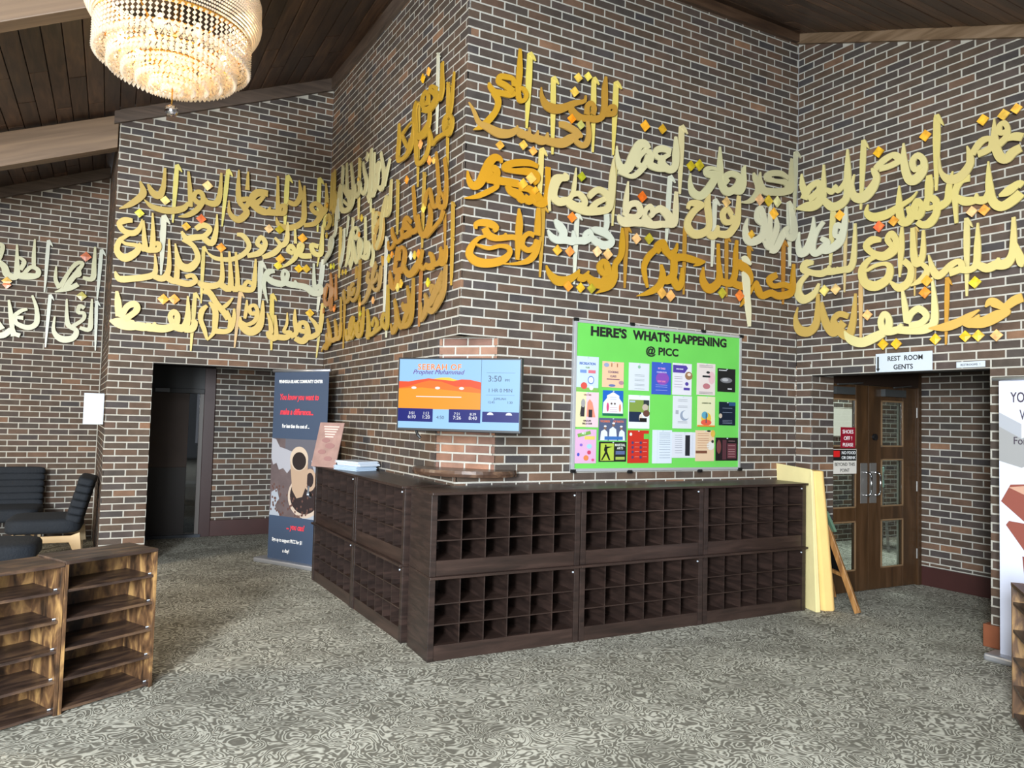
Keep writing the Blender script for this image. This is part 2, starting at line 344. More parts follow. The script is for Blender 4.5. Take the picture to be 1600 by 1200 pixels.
CALLI=[
('D', 'E2A828', 'golden yellow word with a tall stem, topmost beside the brick corner', ['416 4408 22,416 4245 46,409 4138 44,407 4067 42,423 4009 40,462 4018 28,478 4066 35,454 4100 36,420 4097 27', '383 4061 43,335 4033 48,269 4027 44,213 4022 47,174 4052 38,162 4084 15', '372 4103 38,361 4157 37,303 4160 42,251 4148 41,243 4107 44,295 4093 48,363 4057 54', '203 4020 54,241 3964 48,226 3887 42,173 3807 46,110 3739 41,47 3703 7'], [('510 4396 41,506 4220 50,501 3986 34,497 3811 14', '492 4392 13,514 4402 31,537 4377 27,560 4354 6', 'F8DE68')], [(0.26, 3.624, 0.037, 'D8A040')]),
('D', 'CC9636', 'tan gold boat-shaped word right of the topmost word', ['606 4153 8,615 4080 34,660 4018 68,741 4009 70,823 4041 56,905 4091 44,999 4130 28,1011 4179 12', '905 4091 28,880 4049 52,918 4003 65,981 3989 52,1045 3998 51,1120 4009 52,1174 4049 49,1194 4137 50,1193 4267 50,1201 4377 18', '1028 4027 47,1032 4101 39,1069 4128 38,1096 4097 42,1082 4038 43', '1184 4070 52,1233 4080 50,1289 4092 35,1293 4145 40,1243 4134 31,1228 4088 31'], [('724 4259 38,726 4077 44,729 3835 30,731 3654 14', '708 4255 13,729 4264 29,750 4241 24,772 4219 4', 'FADF70'), ('1101 4345 38,1102 4164 46,1104 3923 30,1105 3743 14', '1084 4341 13,1106 4350 27,1128 4327 25,1150 4306 6', 'FADF70'), ('1319 4364 42,1314 4181 50,1307 3939 32,1302 3758 14', '1301 4360 13,1324 4369 29,1348 4345 28,1372 4322 6', 'FADF70')], [(0.934, 4.303, 0.04, 'DDB850'), (1.026, 4.335, 0.038, 'E6D060'), (0.903, 4.182, 0.042, 'E8BC50')]),
('D', 'D4A24C', 'tan word with a scalloped edge and a long pointed left tail', ['0 3897 7,43 3839 24,86 3763 36,156 3740 54,250 3716 68,335 3729 56,391 3767 40,403 3806 8', '396 3772 46,440 3751 64,479 3750 51,508 3773 28,507 3813 8', '479 3750 59,529 3733 61,568 3750 40,583 3806 10', '548 3742 57,608 3732 68,657 3750 48,668 3806 12', '638 3742 54,708 3738 60,800 3748 70,881 3800 68,953 3846 39,921 3867 55,827 3893 54,770 3890 42', '921 3867 63,959 3847 48,985 3834 19', '1033 3972 27,1046 3874 42,1029 3797 48,987 3766 46,934 3783 43,907 3810 31'], [], [(0.882, 3.959, 0.04, 'F09020'), (0.967, 3.927, 0.039, 'B8B060'), (0.457, 3.665, 0.039, 'E8B850'), (0.543, 3.635, 0.037, 'F0A850')]),
('D', 'E8A41E', 'golden yellow word pair with a wide flat loop left of the cream words', ['9 3390 8,24 3321 38,59 3284 54,110 3317 61,144 3395 63,184 3485 61,230 3528 51,273 3521 36,283 3494 11', '180 3445 44,238 3437 58,240 3388 51,182 3358 60,160 3384 47,202 3420 55', '-10 3182 8,82 3208 32,175 3260 40,248 3311 35,236 3339 35', '172 3357 60,268 3359 56,343 3362 56,431 3362 54', '596 3526 31,514 3539 47,393 3516 51,318 3480 51,313 3455 40,384 3453 38,494 3468 54,573 3462 57,588 3424 43,564 3385 27', '333 3336 36,367 3297 57,433 3278 69,462 3248 58,489 3273 45', '478 3271 58,523 3248 61,555 3284 48', '545 3272 52,613 3243 62,669 3272 56,684 3375 40,683 3537 40', '432 3333 48,520 3338 51,589 3299 68,613 3263 70'], [('633 3672 38,629 3515 44,625 3305 30,621 3149 14', '616 3669 13,638 3677 29,660 3652 26,682 3628 4', 'FADF80')], [(0.464, 3.368, 0.041, 'E8AE3C'), (0.531, 3.421, 0.047, 'E8B058'), (0.571, 3.336, 0.031, 'E8A830')]),
('D', 'E8A626', 'golden yellow word with a big bowl, lowest on the left of the right wall', ['88 2967 20,89 3004 36,140 3023 49,205 3021 55,252 3001 43,231 2970 25', '157 2987 50,195 2935 56,270 2923 41,328 2948 31,328 2972 10', '281 2925 42,356 2942 40,399 2948 38,465 2937 39,491 2985 16', '206 2936 14,113 2904 27,55 2834 45,42 2771 55,103 2726 64,212 2729 58,312 2766 56,368 2826 38,352 2865 36,283 2866 28,198 2838 28,130 2844 23,78 2856 10', '438 3175 14,445 3068 52,439 2949 48,435 2781 27', '575 2987 40,525 2995 34,481 2954 38,472 2894 46,523 2866 40,578 2898 42,599 2950 42', '610 2957 51,590 2860 49,536 2793 46,438 2754 25,313 2735 8', '605 3201 30,603 3091 46,600 2990 50'], [('659 3229 34,655 3062 40,650 2842 26,646 2677 12', '644 3226 10,663 3233 26,683 3209 19,704 3188 6', 'D6A238')], []),
('D', 'EFDC9C', 'broad cream word between the golden word and the tall pale stem', ['825 3517 14,852 3486 47,791 3460 44,745 3386 56,737 3313 63,785 3280 61,855 3297 62,915 3270 71,1035 3248 67,1157 3264 56,1238 3295 59,1261 3356 62,1216 3418 59,1141 3434 49,1075 3384 50,1087 3360 34', '850 3485 40,745 3467 35,709 3380 35,696 3286 26,706 3195 16', '936 3578 8,924 3447 33,906 3361 35,855 3291 42', '895 3344 28,960 3375 42,1015 3338 52,1016 3296 43,915 3270 41', '1084 3266 57,1131 3325 47,1217 3376 39', '1290 3717 10,1284 3562 56,1275 3401 58,1256 3303 49'], [], [(0.986, 3.515, 0.04, 'A8A828'), (0.905, 3.176, 0.043, 'E88030')]),
('D', 'E2E4CE', 'pale grey-green word under the broad cream word', ['754 3138 20,795 3099 65,838 3044 68,804 2983 54,740 2995 51,696 3049 10', '793 2982 56,863 2991 55,928 2995 56,926 3077 14', '910 2992 52,993 3004 54,1041 3015 57,1040 3062 41,1076 3088 39,1099 3049 40,1054 3012 42', '1076 3067 44,1139 3018 61,1214 2997 64,1276 3016 58,1298 3050 41,1224 3098 65,1130 3111 51,1093 3121 14', '1239 3258 44,1241 3163 44,1211 3112 33,1143 3102 28'], [('970 3215 36,965 3047 42,959 2823 28,955 2655 14', '954 3213 11,974 3220 26,995 3196 23,1017 3173 4', 'E6E6CE')], [(0.778, 2.899, 0.043, 'E0A83A'), (0.891, 2.903, 0.043, 'EA9448'), (1.147, 2.936, 0.045, 'E8BC88'), (1.25, 2.928, 0.047, 'E0B070')]),
('D', 'D89E20', 'deep gold boat-shaped word, lowest above the left edge of the notice board', ['689 2772 9,717 2715 40,790 2663 72,883 2678 59,964 2733 39,987 2775 11', '977 2714 54,1031 2710 56,1078 2772 12', '1061 2734 38,1123 2689 75,1209 2688 74,1257 2756 64,1249 2839 56,1211 2866 39,1178 2820 50,1207 2771 48,1263 2767 30', '1340 2887 39,1325 2827 51,1320 2753 64,1272 2674 60,1149 2601 7', '1393 3164 16,1396 3037 52,1385 2940 48,1336 2870 47'], [('1450 3182 36,1448 3030 42,1445 2827 28,1443 2676 14', '1434 3180 11,1455 3187 26,1476 3163 23,1498 3141 6', 'C8902C')], [(0.884, 2.628, 0.043, 'E09030'), (0.997, 2.629, 0.042, 'D8A828'), (1.1, 2.633, 0.042, 'A89828')]),
('D', 'EDE2AE', 'large cream word with two round loops, topmost middle of the right wall', ['1322 3830 10,1332 3730 38,1368 3657 69,1433 3668 77,1489 3776 85,1542 3879 72,1605 3902 61,1639 3865 55', '1639 3876 44,1593 3834 41,1544 3781 47,1529 3724 51,1576 3711 40,1615 3751 44,1633 3809 40', '1615 3724 45,1538 3644 47,1467 3602 36,1337 3614 22', '1639 3854 52,1667 3804 56,1655 3742 64,1730 3722 58,1825 3734 55', '1880 3889 48,1794 3897 55,1720 3869 48,1721 3820 44,1782 3815 41,1864 3864 31', '1796 3818 52,1783 3765 75,1866 3731 60,1924 3775 61,1932 3899 62,1927 4029 20'], [('2012 4139 52,2009 3962 60,2005 3727 40,2002 3551 18', '1990 4134 13,2018 4145 35,2047 4116 31,2076 4090 7', 'F0DEA4'), ('1329 3752 30,1323 3577 36,1316 3346 25,1310 3173 12', '1315 3749 10,1333 3756 24,1352 3735 19,1371 3717 6', 'F0DC90')], [(1.599, 4.054, 0.05, 'F0A830'), (1.781, 4.064, 0.044, 'C89828')]),
('D', 'E3DBA6', 'pale khaki word with a wide bowl and two olive tiles', ['2105 3746 10,2103 3660 39,2137 3581 73,2217 3566 68,2296 3631 72,2368 3729 69,2397 3780 67,2293 3773 58,2278 3811 40,2337 3833 31,2419 3830 28', '2437 4045 14,2440 3881 60,2450 3743 71,2504 3660 78,2580 3672 63,2656 3744 67,2663 3810 61,2570 3823 52,2495 3780 55,2533 3735 52', '2595 3681 61,2680 3689 64,2718 3766 66,2721 3885 45,2739 3930 12'], [], [(2.094, 3.806, 0.048, 'B09A20'), (2.19, 3.829, 0.053, 'B8A424')]),
('D', 'D6CC9C', 'khaki word nearest the inner corner, top row of the right wall', ['2690 3583 10,2799 3614 43,2893 3701 71,2908 3775 85,2859 3838 56,2839 3883 13', '2925 3904 12,2918 3813 61,2973 3738 72,3070 3742 65,3202 3764 66,3277 3801 72,3243 3857 55,3102 3851 36,3006 3864 69,3051 3911 52,3183 3932 52,3276 3905 40', '3324 4105 20,3318 3919 60,3319 3808 56,3252 3770 43'], [('3400 4183 48,3397 4003 56,3393 3763 38,3390 3583 18', '3379 4179 13,3406 4189 30,3434 4163 30,3463 4139 7', 'D4CEA8')], [(2.91, 3.642, 0.055, 'D8A878'), (3.019, 3.65, 0.055, 'C8A830'), (3.129, 3.658, 0.054, 'D0C890')]),
('D', 'F0E0AC', 'cream word in the second row above the dark gold winged word', ['1442 3557 10,1429 3437 41,1421 3318 49,1448 3290 41', '1410 3263 49,1459 3361 48,1537 3384 52,1571 3330 54,1526 3275 42,1423 3265 43', '1346 3266 16,1392 3217 76,1501 3228 67,1593 3236 51,1602 3302 15', '1580 3234 58,1700 3232 58,1780 3250 57', '1673 3237 69,1618 3294 43,1624 3349 40,1670 3384 42,1700 3339 46,1665 3296 37', '1697 3333 37,1778 3379 62,1875 3316 84,1848 3263 58,1780 3250 52', '1848 3263 59,1924 3279 56,1940 3387 52,1942 3554 28'], [('1895 3681 42,1885 3502 48,1873 3264 33,1863 3086 16', '1877 3678 12,1900 3686 28,1924 3661 25,1949 3637 4', 'E4E4CC')], [(1.582, 3.451, 0.049, 'E06A20')]),
('D', 'F0D68C', 'warm cream word with a round loop right of the second-row stem', ['2083 3429 30,2103 3480 42,2182 3492 58,2247 3489 35,2154 3426 55,2085 3331 61,2089 3264 71,2158 3218 72,2273 3256 63,2323 3332 55,2298 3511 60,2322 3600 10', '2288 3281 66,2347 3232 65,2406 3264 60,2427 3335 23', '2391 3261 53,2526 3269 66,2601 3332 65,2653 3427 65,2666 3640 34', '2584 3451 51,2530 3501 48,2478 3447 57,2502 3381 56,2577 3392 43,2599 3454 47'], [('2401 3561 42,2393 3381 48,2382 3142 32,2374 2964 16', '2382 3558 13,2406 3566 28,2431 3541 27,2456 3518 7', 'E6E3C8')], [(2.506, 3.556, 0.05, 'D8B070')]),
('D', 'E8E2C0', 'pale word of crossed strokes beside the inner corner, second row', ['2770 3450 12,2748 3347 58,2781 3257 90,2875 3258 69,2965 3330 77,2977 3439 71,2940 3553 64,2892 3540 45,2888 3462 51,2953 3424 47', '3055 3637 20,3050 3450 56,3035 3316 69,3012 3253 45,2960 3270 21', '3119 3526 22,3140 3427 60,3092 3312 60,3037 3220 57,2979 3254 24', '3053 3204 63,3126 3220 68,3224 3378 68,3290 3448 35', '3304 3677 27,3357 3495 82,3350 3371 81,3283 3350 53,3237 3416 39'], [('3312 3686 46,3319 3505 55,3329 3263 38,3336 3082 18', '3291 3682 13,3318 3691 29,3346 3665 30,3374 3640 5', 'E4E0C4')], [(2.811, 3.308, 0.04, 'C89830'), (3.089, 3.542, 0.056, 'E8A830')]),
('D', 'D89C1A', 'deep gold winged word with an arrow-like bar, lowest row above the notice board', ['1965 3115 14,1949 3055 39,1888 3009 55,1839 3041 70,1811 3103 48,1744 3056 54,1779 3011 42', '1798 3080 43,1731 3027 48,1659 2958 52,1618 2872 47,1629 2787 38,1658 2699 17', '1854 3010 37,1923 2986 64,2035 3000 58,2148 2991 56,2271 2993 12', '2149 2941 10,2206 2967 36,2275 2991 11', '1794 2910 21,1813 2819 59,1778 2728 62,1672 2662 44,1548 2618 6', '1804 2780 56,1872 2787 65,1926 2843 68,1930 2976 62', '1927 2799 70,1970 2737 61,2014 2786 54,2022 2909 27'], [('2065 3273 31,2064 3096 38,2063 2861 26,2062 2686 12', '2050 3271 10,2069 3277 23,2088 3256 20,2108 3237 4', 'C8902A')], [(1.53, 3.092, 0.047, 'D8A870'), (1.66, 3.11, 0.048, 'A89828'), (1.802, 2.67, 0.05, 'D8A048'), (1.895, 2.656, 0.051, 'E8A860')]),
('D', 'D8981A', 'deep gold word with three upright strokes, lowest row right of the winged word', ['2265 2946 12,2259 2835 64,2319 2763 79,2399 2794 72,2450 2868 65,2437 3015 36,2430 3173 24', '2443 2856 58,2518 2835 60,2594 2849 62,2635 2946 57,2636 3098 48,2649 3233 24', '2617 2840 63,2725 2828 67,2806 2896 80,2777 2975 81,2683 3022 82,2737 3040 26'], [('2542 3249 34,2544 3089 38,2548 2875 28,2551 2716 14', '2526 3247 10,2546 3253 23,2567 3232 23,2588 3212 6', 'C88E2E'), ('2808 3203 35,2814 3154 42,2821 3088 30,2826 3039 14', '2792 3201 10,2813 3207 24,2834 3185 21,2856 3165 4', 'C8902E')], [(2.47, 2.738, 0.05, 'A89A28'), (2.677, 2.736, 0.053, 'E87A30')]),
('D', 'D8991C', 'deep gold word in the bottom row nearest the inner corner', ['2697 2642 10,2758 2715 38,2827 2804 33,2886 2887 20,2906 2824 74,2957 2764 63,3067 2799 61,3165 2782 64,3306 2818 67,3347 2883 66,3354 3005 45,3362 3104 22', '3146 2978 51,3049 2923 64,3098 2868 46,3230 2894 51,3322 2880 52'], [('3250 3303 40,3249 3126 46,3249 2891 34,3249 2715 16', '3231 3301 13,3255 3308 27,3279 3284 25,3304 3262 6', 'C4801E')], []),
('D', 'F0E6BC', 'long narrow cream pendant stroke reaching down to the notice board', ['2706 3071 38,2752 3071 59,2815 3032 21', '2712 2955 15,2755 2890 82,2769 2763 69,2790 2613 59,2804 2468 26'], [], []),
('E', 'EFDF96', 'pale gold word starting at the inner corner, top row of the far right wall', ['71 3968 15,83 3850 57,129 3738 58', '8 3645 8,114 3642 76,217 3632 89,286 3686 84,304 3807 52,307 3988 16', '97 3718 77,153 3804 69,247 3836 54,263 3762 66,153 3697 63', '309 3659 55,393 3577 71,489 3582 78,542 3650 65,545 3852 60,544 4059 16', '332 3758 26,392 3715 54,429 3761 27,452 3707 44,510 3753 45,527 3817 13'], [('686 4091 46,678 3911 52,668 3671 36,660 3491 16', '666 4097 15,691 4094 27,716 4049 22,741 4007 3', 'F0E090')], []),
('E', 'EFDF98', 'pale gold word with a flat eye-shaped loop right of the first stem', ['610 3815 15,589 3719 38,611 3620 66,695 3586 88,776 3645 85,817 3726 58,796 3784 45,773 3823 14', '803 3808 52,882 3863 59,973 3882 46,1018 3824 53,935 3797 48,843 3797 46', '967 3877 35,1024 3797 14', '1050 3957 14,1056 3788 56,1090 3653 63,1149 3624 81,1212 3682 69,1215 3767 45,1167 3819 46,1127 3780 49,1149 3705 41,1203 3721 35'], [('1310 4099 48,1308 3917 56,1306 3676 38,1304 3496 18', '1291 4106 19,1316 4103 31,1341 4053 25,1366 4007 6', 'F0DC84')], [(0.839, 3.945, 0.051, 'DDA828'), (1.233, 3.962, 0.049, 'F0AC38')]),
('E', 'E9D488', 'pale gold word with a hanging bowl, topmost at the right edge', ['1339 3758 10,1353 3631 28,1418 3553 61,1502 3554 71,1568 3630 58,1568 3701 42,1550 3779 9', '1584 3702 47,1648 3782 54,1716 3783 35,1716 3715 51,1627 3689 47', '1742 3930 10,1744 3763 52,1774 3640 58,1822 3598 64,1867 3635 66,1920 3653 57', '1833 3803 42,1783 3808 36,1778 3861 37,1808 3874 36,1833 3826 33,1823 3761 46,1772 3720 52', '1813 3742 25,1872 3751 54,1930 3727 53'], [], [(1.665, 3.945, 0.045, 'F0B83C'), (1.808, 3.936, 0.044, 'DDB04A'), (1.893, 3.952, 0.041, 'F0B448')]),
('E', 'EFDA82', 'pale gold word with interlaced loops in the second row of the far right wall', ['736 3517 11,725 3447 46,791 3393 68,910 3392 73,1012 3433 49,1112 3472 32,1163 3524 8', '1012 3610 12,1012 3445 54,1031 3315 63,1088 3290 64,1131 3368 71,1161 3447 42,1203 3388 43,1179 3320 63,1112 3347 42,1087 3415 34', '1161 3274 42,1209 3237 52,1268 3245 70,1315 3314 55,1309 3412 51,1251 3444 48,1239 3367 43,1304 3365 34', '1257 3633 38,1257 3559 60,1254 3437 56', '1439 3613 11,1413 3507 44,1401 3390 58,1327 3353 62'], [], [(0.848, 3.3, 0.047, 'EA7A40'), (0.972, 3.318, 0.046, 'E09838')]),
('E', 'EFDA84', 'pale gold word with a descending left leg at the right edge', ['1567 3525 50,1502 3521 53,1461 3447 47,1461 3316 34,1468 3194 22', '1463 3405 39,1529 3353 61,1604 3347 52,1615 3396 11', '1594 3349 45,1673 3330 57,1689 3401 9', '1698 3617 10,1704 3431 50,1729 3305 56,1790 3251 66,1870 3283 69,1918 3321 62', '1770 3335 19,1831 3354 64,1899 3392 48,1928 3373 47'], [], [(1.585, 3.258, 0.043, 'E8B880'), (1.672, 3.25, 0.044, 'E6A048')]),
('E', 'E8E5C6', 'whitish word beside the inner corner, second row of the far right wall', ['59 3414 13,44 3315 47,73 3209 70,149 3238 85,203 3382 61,210 3524 16', '315 3457 42,242 3374 49,196 3257 74,228 3175 54,308 3209 74,353 3256 59,289 3309 38', '290 3198 55,366 3185 65,469 3233 78,512 3333 63,529 3438 48,540 3543 16', '505 3362 39,446 3394 50,432 3309 44,491 3283 40'], [('393 3530 48,385 3385 56,374 3190 36,366 3045 18', '372 3535 16,399 3535 31,426 3490 26,453 3449 4', 'EFDF90')], [(0.479, 3.476, 0.051, 'F0B040')]),
('E', 'EFDD92', 'pale gold word with a low bowl beside the inner corner, third row', ['205 3097 34,126 3102 69,100 3054 65,183 3008 51,291 2982 60,359 3005 58,366 3045 13', '352 2986 52,434 2987 59,455 3017 14', '426 2981 52,514 2983 55,571 2985 61,602 3046 54,615 3204 39,619 3376 20', '175 3021 35,75 2937 53,43 2842 77,108 2766 77,215 2805 60,269 2895 21'], [('519 3454 31,515 3252 32,511 2984 24,508 2783 12', '505 3457 10,522 3457 18,539 3429 16,556 3402 2', 'E8CC8C')], [(0.33, 2.82, 0.052, 'DCC870'), (0.442, 2.816, 0.051, 'DCB878')]),
('E', 'F1DA84', 'large pale gold word with a sweeping double bowl, third row above the sign', ['858 3181 34,778 3196 65,724 3157 56,778 3088 49,878 3038 72,968 3079 83,990 3151 49,949 3216 51,917 3172 46,968 3098 36', '845 3050 30,751 3028 46,690 2953 67,711 2845 70,806 2793 80,911 2835 69,939 2926 51,898 2971 32,805 2967 31,731 2940 26,683 2974 10', '1038 3255 20,1032 3074 49,1019 2838 12', '1051 2971 48,1112 2898 47,1094 2790 61,1013 2751 61,930 2826 11', '1127 3230 32,1137 3005 53,1167 2926 57,1209 2993 46,1215 3193 20', '1203 2920 34,1245 2865 42,1209 2797 54,1112 2752 11'], [('1143 3231 20,1139 3063 22,1134 2839 16,1131 2671 8', '1133 3233 8,1145 3233 14,1158 3212 13,1169 3191 2', 'E4C070')], [(0.844, 3.299, 0.051, 'E86A40'), (0.972, 3.316, 0.044, 'DDA040')]),
('E', 'EFDA88', 'pale gold word of waves and tall strokes at the right edge, third row', ['1256 2984 10,1291 2857 47,1332 2803 58,1383 2831 48', '1361 2811 51,1428 2871 50,1489 2890 41,1506 2835 49,1417 2811 55', '1495 2825 47,1570 2813 48,1613 2852 46,1622 2989 44,1625 3163 12', '1613 2852 43,1686 2806 61,1753 2829 60,1768 2871 15', '1748 2819 60,1818 2818 70,1858 2878 50,1868 2998 40,1869 3153 22', '1873 2986 12,1916 2824 58,1935 2799 45'], [('1534 3212 38,1533 3033 44,1533 2794 30,1532 2616 14', '1518 3216 16,1538 3216 24,1559 3178 22,1579 3142 4', 'EFDC90')], [(1.245, 2.774, 0.047, 'DFA038'), (1.23, 2.682, 0.049, 'EC8E30'), (1.605, 2.71, 0.048, 'D8C030')]),
('E', 'DAB45A', 'darker gold word beside the inner corner, bottom row of the far right wall', ['41 2703 8,18 2589 43,63 2486 81,171 2462 82,245 2552 65,256 2800 26', '293 2719 24,321 2572 64,370 2472 73,430 2426 65,516 2512 69', '559 2561 46,472 2590 52,414 2536 55,481 2435 71,560 2391 75,599 2491 58,615 2621 39,626 2754 16'], [('663 2893 32,663 2710 36,664 2468 24,665 2286 12', '648 2895 12,667 2896 23,686 2866 21,704 2837 2', 'E6BA76')], []),
('E', 'F4E69C', 'light yellow word with a long boat, bottom row directly above the white sign', ['524 2434 11,574 2361 68,686 2320 78,807 2356 80,886 2388 62', '866 2389 64,925 2435 61,924 2510 48,886 2546 47,857 2479 49,899 2399 58,1001 2403 56,1039 2449 21', '1001 2403 58,1113 2387 61,1233 2388 67,1297 2436 60,1301 2604 41,1283 2798 12', '1038 2754 10,1063 2595 45,1078 2458 42', '1082 2445 45,1113 2522 52,1179 2557 52,1239 2496 48,1197 2440 51,1100 2425 47'], [], [(0.883, 2.29, 0.048, 'D8A820'), (0.997, 2.285, 0.047, 'E8AA24'), (0.743, 2.552, 0.047, 'EAB070')]),
('E', 'EEBC54', 'amber word at the right edge, bottom row of the far right wall', ['1256 2390 10,1383 2390 63,1483 2416 63,1559 2457 45,1633 2497 12', '1515 2427 53,1580 2403 69,1633 2461 12', '1569 2404 68,1664 2401 78,1766 2441 78,1836 2461 22,1756 2526 57,1711 2548 55,1677 2513 11', '1796 2482 46,1866 2535 64,1924 2555 61'], [('1389 2773 30,1385 2617 34,1380 2409 24,1377 2254 12', '1375 2775 12,1393 2776 23,1410 2746 19,1427 2717 4', 'E0A030')], [(1.312, 2.3, 0.046, 'E8B028'), (1.535, 2.304, 0.045, 'D8AC20'), (1.627, 2.302, 0.046, 'ECB840'), (1.753, 2.294, 0.045, 'E8B070')]),
('B', 'D6B458', 'dull gold word with a slanting tail, top left of the left pier wall', ['33 3573 9,123 3629 49,208 3712 60,239 3780 58,205 3881 16', '277 3865 21,323 3786 59,382 3764 69,418 3857 44,426 4057 22'], [('535 4103 36,531 3924 44,525 3686 30,521 3507 14', '518 4100 16,540 4109 34,563 4075 27,587 4044 6', 'F0DE76')], [(0.442, 3.718, 0.049, 'E8D080'), (0.215, 3.553, 0.047, 'DCD450')]),
('B', 'D6B65C', 'dull gold word with a shallow bowl, second from left on the pier top row', ['250 3700 10,329 3637 47,471 3619 63,612 3664 58,655 3738 19', '645 4059 21,669 3850 42,680 3691 38', '840 3796 41,768 3745 51,708 3784 45,727 3851 42,778 3852 46,796 3773 45,742 3668 51,658 3599 45,570 3569 8', '796 3773 43,908 3758 62,954 3847 48,962 4097 20'], [('1028 4139 36,1017 3957 42,1003 3715 30,993 3534 14', '1011 4136 14,1033 4145 32,1056 4113 26,1079 4082 6', 'F0DE76')], [(0.834, 3.938, 0.055, 'E8C888')]),
('B', 'D4B25A', 'dull gold word with two stems over a loop, middle of the pier top row', ['1049 3816 12,1062 3684 39,1149 3622 66,1230 3709 62,1189 3769 44', '1134 4161 14,1136 3942 46,1156 3813 48,1220 3773 46,1247 3861 50,1125 3825 42', '1227 4157 18,1227 3957 44', '1440 3950 63,1337 3945 75,1278 3874 64,1326 3831 55,1401 3918 33', '1272 3823 59,1360 3761 74,1440 3748 59,1469 3811 13', '1440 3748 63,1551 3756 62,1615 3766 50,1620 3843 46,1573 3827 43,1551 3756 47,1535 4160 20'], [('1640 4181 41,1637 4001 50,1633 3761 34,1631 3582 18', '1620 4178 16,1645 4188 37,1671 4152 30,1698 4118 7', 'F0DE76')], [(1.463, 3.567, 0.05, 'E0B880'), (1.575, 3.574, 0.05, 'B8A020')]),
('B', 'D4B25A', 'dull gold word with long loops, top row of the pier beside the inner corner', ['1537 3707 13,1573 3624 51,1702 3617 61,1822 3711 56,1826 3900 48,1823 4106 20', '1651 3899 48,1733 3886 51,1783 3996 48,1763 4156 14', '1832 3661 43,1955 3704 51,2026 3845 58,1964 3925 48,1907 3887 44,1943 3823 47,2035 3829 53,2073 3939 45,2056 4171 16'], [('1987 4213 38,1987 4033 44,1987 3793 30,1987 3614 14', '1969 4210 15,1991 4219 31,2016 4187 28,2040 4157 6', 'F0DE76')], []),
('B', 'F0D06E', 'warm gold word with a round bowl at the left edge of the pier', ['157 3471 36,90 3464 61,40 3420 46,88 3353 50,170 3345 55,222 3402 38,241 3499 10', '136 3328 27,52 3255 43,34 3145 52,107 3085 74,205 3159 58,207 3221 41,100 3231 30,46 3285 15', '215 3245 33,279 3191 49,267 3315 40,255 3485 14', '265 3205 50,337 3199 54,346 3325 44,332 3575 14', '321 3197 60,397 3206 46,401 3270 41,353 3256 41'], [('438 3556 46,437 3375 52,437 3136 36,436 2956 16', '418 3553 19,443 3563 37,470 3522 30,498 3485 7', 'EAE8CC')], []),
('B', 'F2D67C', 'warm gold word with a hooked tail, second row of the pier under two red-orange tiles', ['607 3424 21,654 3358 55,740 3378 59,827 3406 49,875 3485 47,807 3516 56,739 3466 45', '625 3347 52,729 3280 45,771 3157 54,696 3052 79,600 3089 62,553 3289 13', '798 3402 52,896 3334 59,935 3469 43,938 3652 12'], [], [(0.648, 3.478, 0.046, 'E0B040'), (0.787, 3.578, 0.051, 'E0703C'), (0.992, 3.301, 0.052, 'F09A38')]),
('B', 'F0D482', 'warm gold word with two ring loops in the middle of the pier wall', ['848 3250 9,940 3186 39,1105 3194 47,1225 3270 49,1270 3366 46,1209 3457 49,1143 3465 32', '1256 3249 44,1379 3297 60,1435 3404 50,1388 3468 44,1352 3393 43,1408 3359 44', '1412 3251 42,1529 3316 60,1589 3407 42,1530 3484 24', '1566 3379 41,1652 3458 54,1660 3671 18'], [], []),
('B', 'F0D880', 'warm gold word with small loops under an orange tile, right part of the pier', ['1591 3152 10,1686 3217 38,1760 3310 48,1710 3415 45,1672 3359 40,1730 3332 42', '1747 3309 43,1803 3350 43,1828 3438 40,1783 3432 32,1812 3325 56,1928 3331 54', '1999 3443 47,1923 3451 47,1952 3368 52,2027 3360 47,2040 3483 36,2035 3690 18', '1739 3605 20,1750 3445 32'], [('2070 3811 34,2048 3634 36,2020 3398 26,1999 3223 12', '2054 3809 13,2074 3817 30,2095 3788 24,2116 3762 6', 'EFD876')], [(1.821, 3.514, 0.055, 'EEA838'), (1.595, 3.253, 0.054, 'E0A840'), (1.574, 3.178, 0.048, 'D8C040'), (1.793, 3.17, 0.048, 'DCAC20'), (1.876, 3.179, 0.049, 'C8A030')]),
('B', 'F1CE6E', 'warm gold word with a long flat base at the left edge of the pier', ['26 2941 14,65 2872 58,183 2885 59,346 2931 56,385 3001 40,371 3159 14', '374 2929 50,459 2918 59,505 3030 44,494 3329 16', '501 2927 59,573 2903 52,580 3071 42,554 3274 14', '573 2903 59,688 2884 60,759 2923 46,728 2976 42,664 2953 41'], [('824 3286 32,824 3109 36,824 2874 26,824 2698 12', '809 3284 14,829 3291 30,850 3260 24,871 3231 4', 'F0D674')], []),
('B', 'F1D072', 'warm gold word with four upright strokes, centre of the third row of the pier', ['770 2936 16,834 2888 62,952 2896 59,1016 2975 48,997 3253 18', '1011 2910 61,1102 2895 58,1075 3275 20', '1094 2910 51,1171 2894 48,1140 3275 22', '1163 2901 61,1256 2886 62,1325 2901 49,1340 3027 42,1343 3226 18', '1323 2951 40,1268 2970 38,1232 2908 40'], [], []),
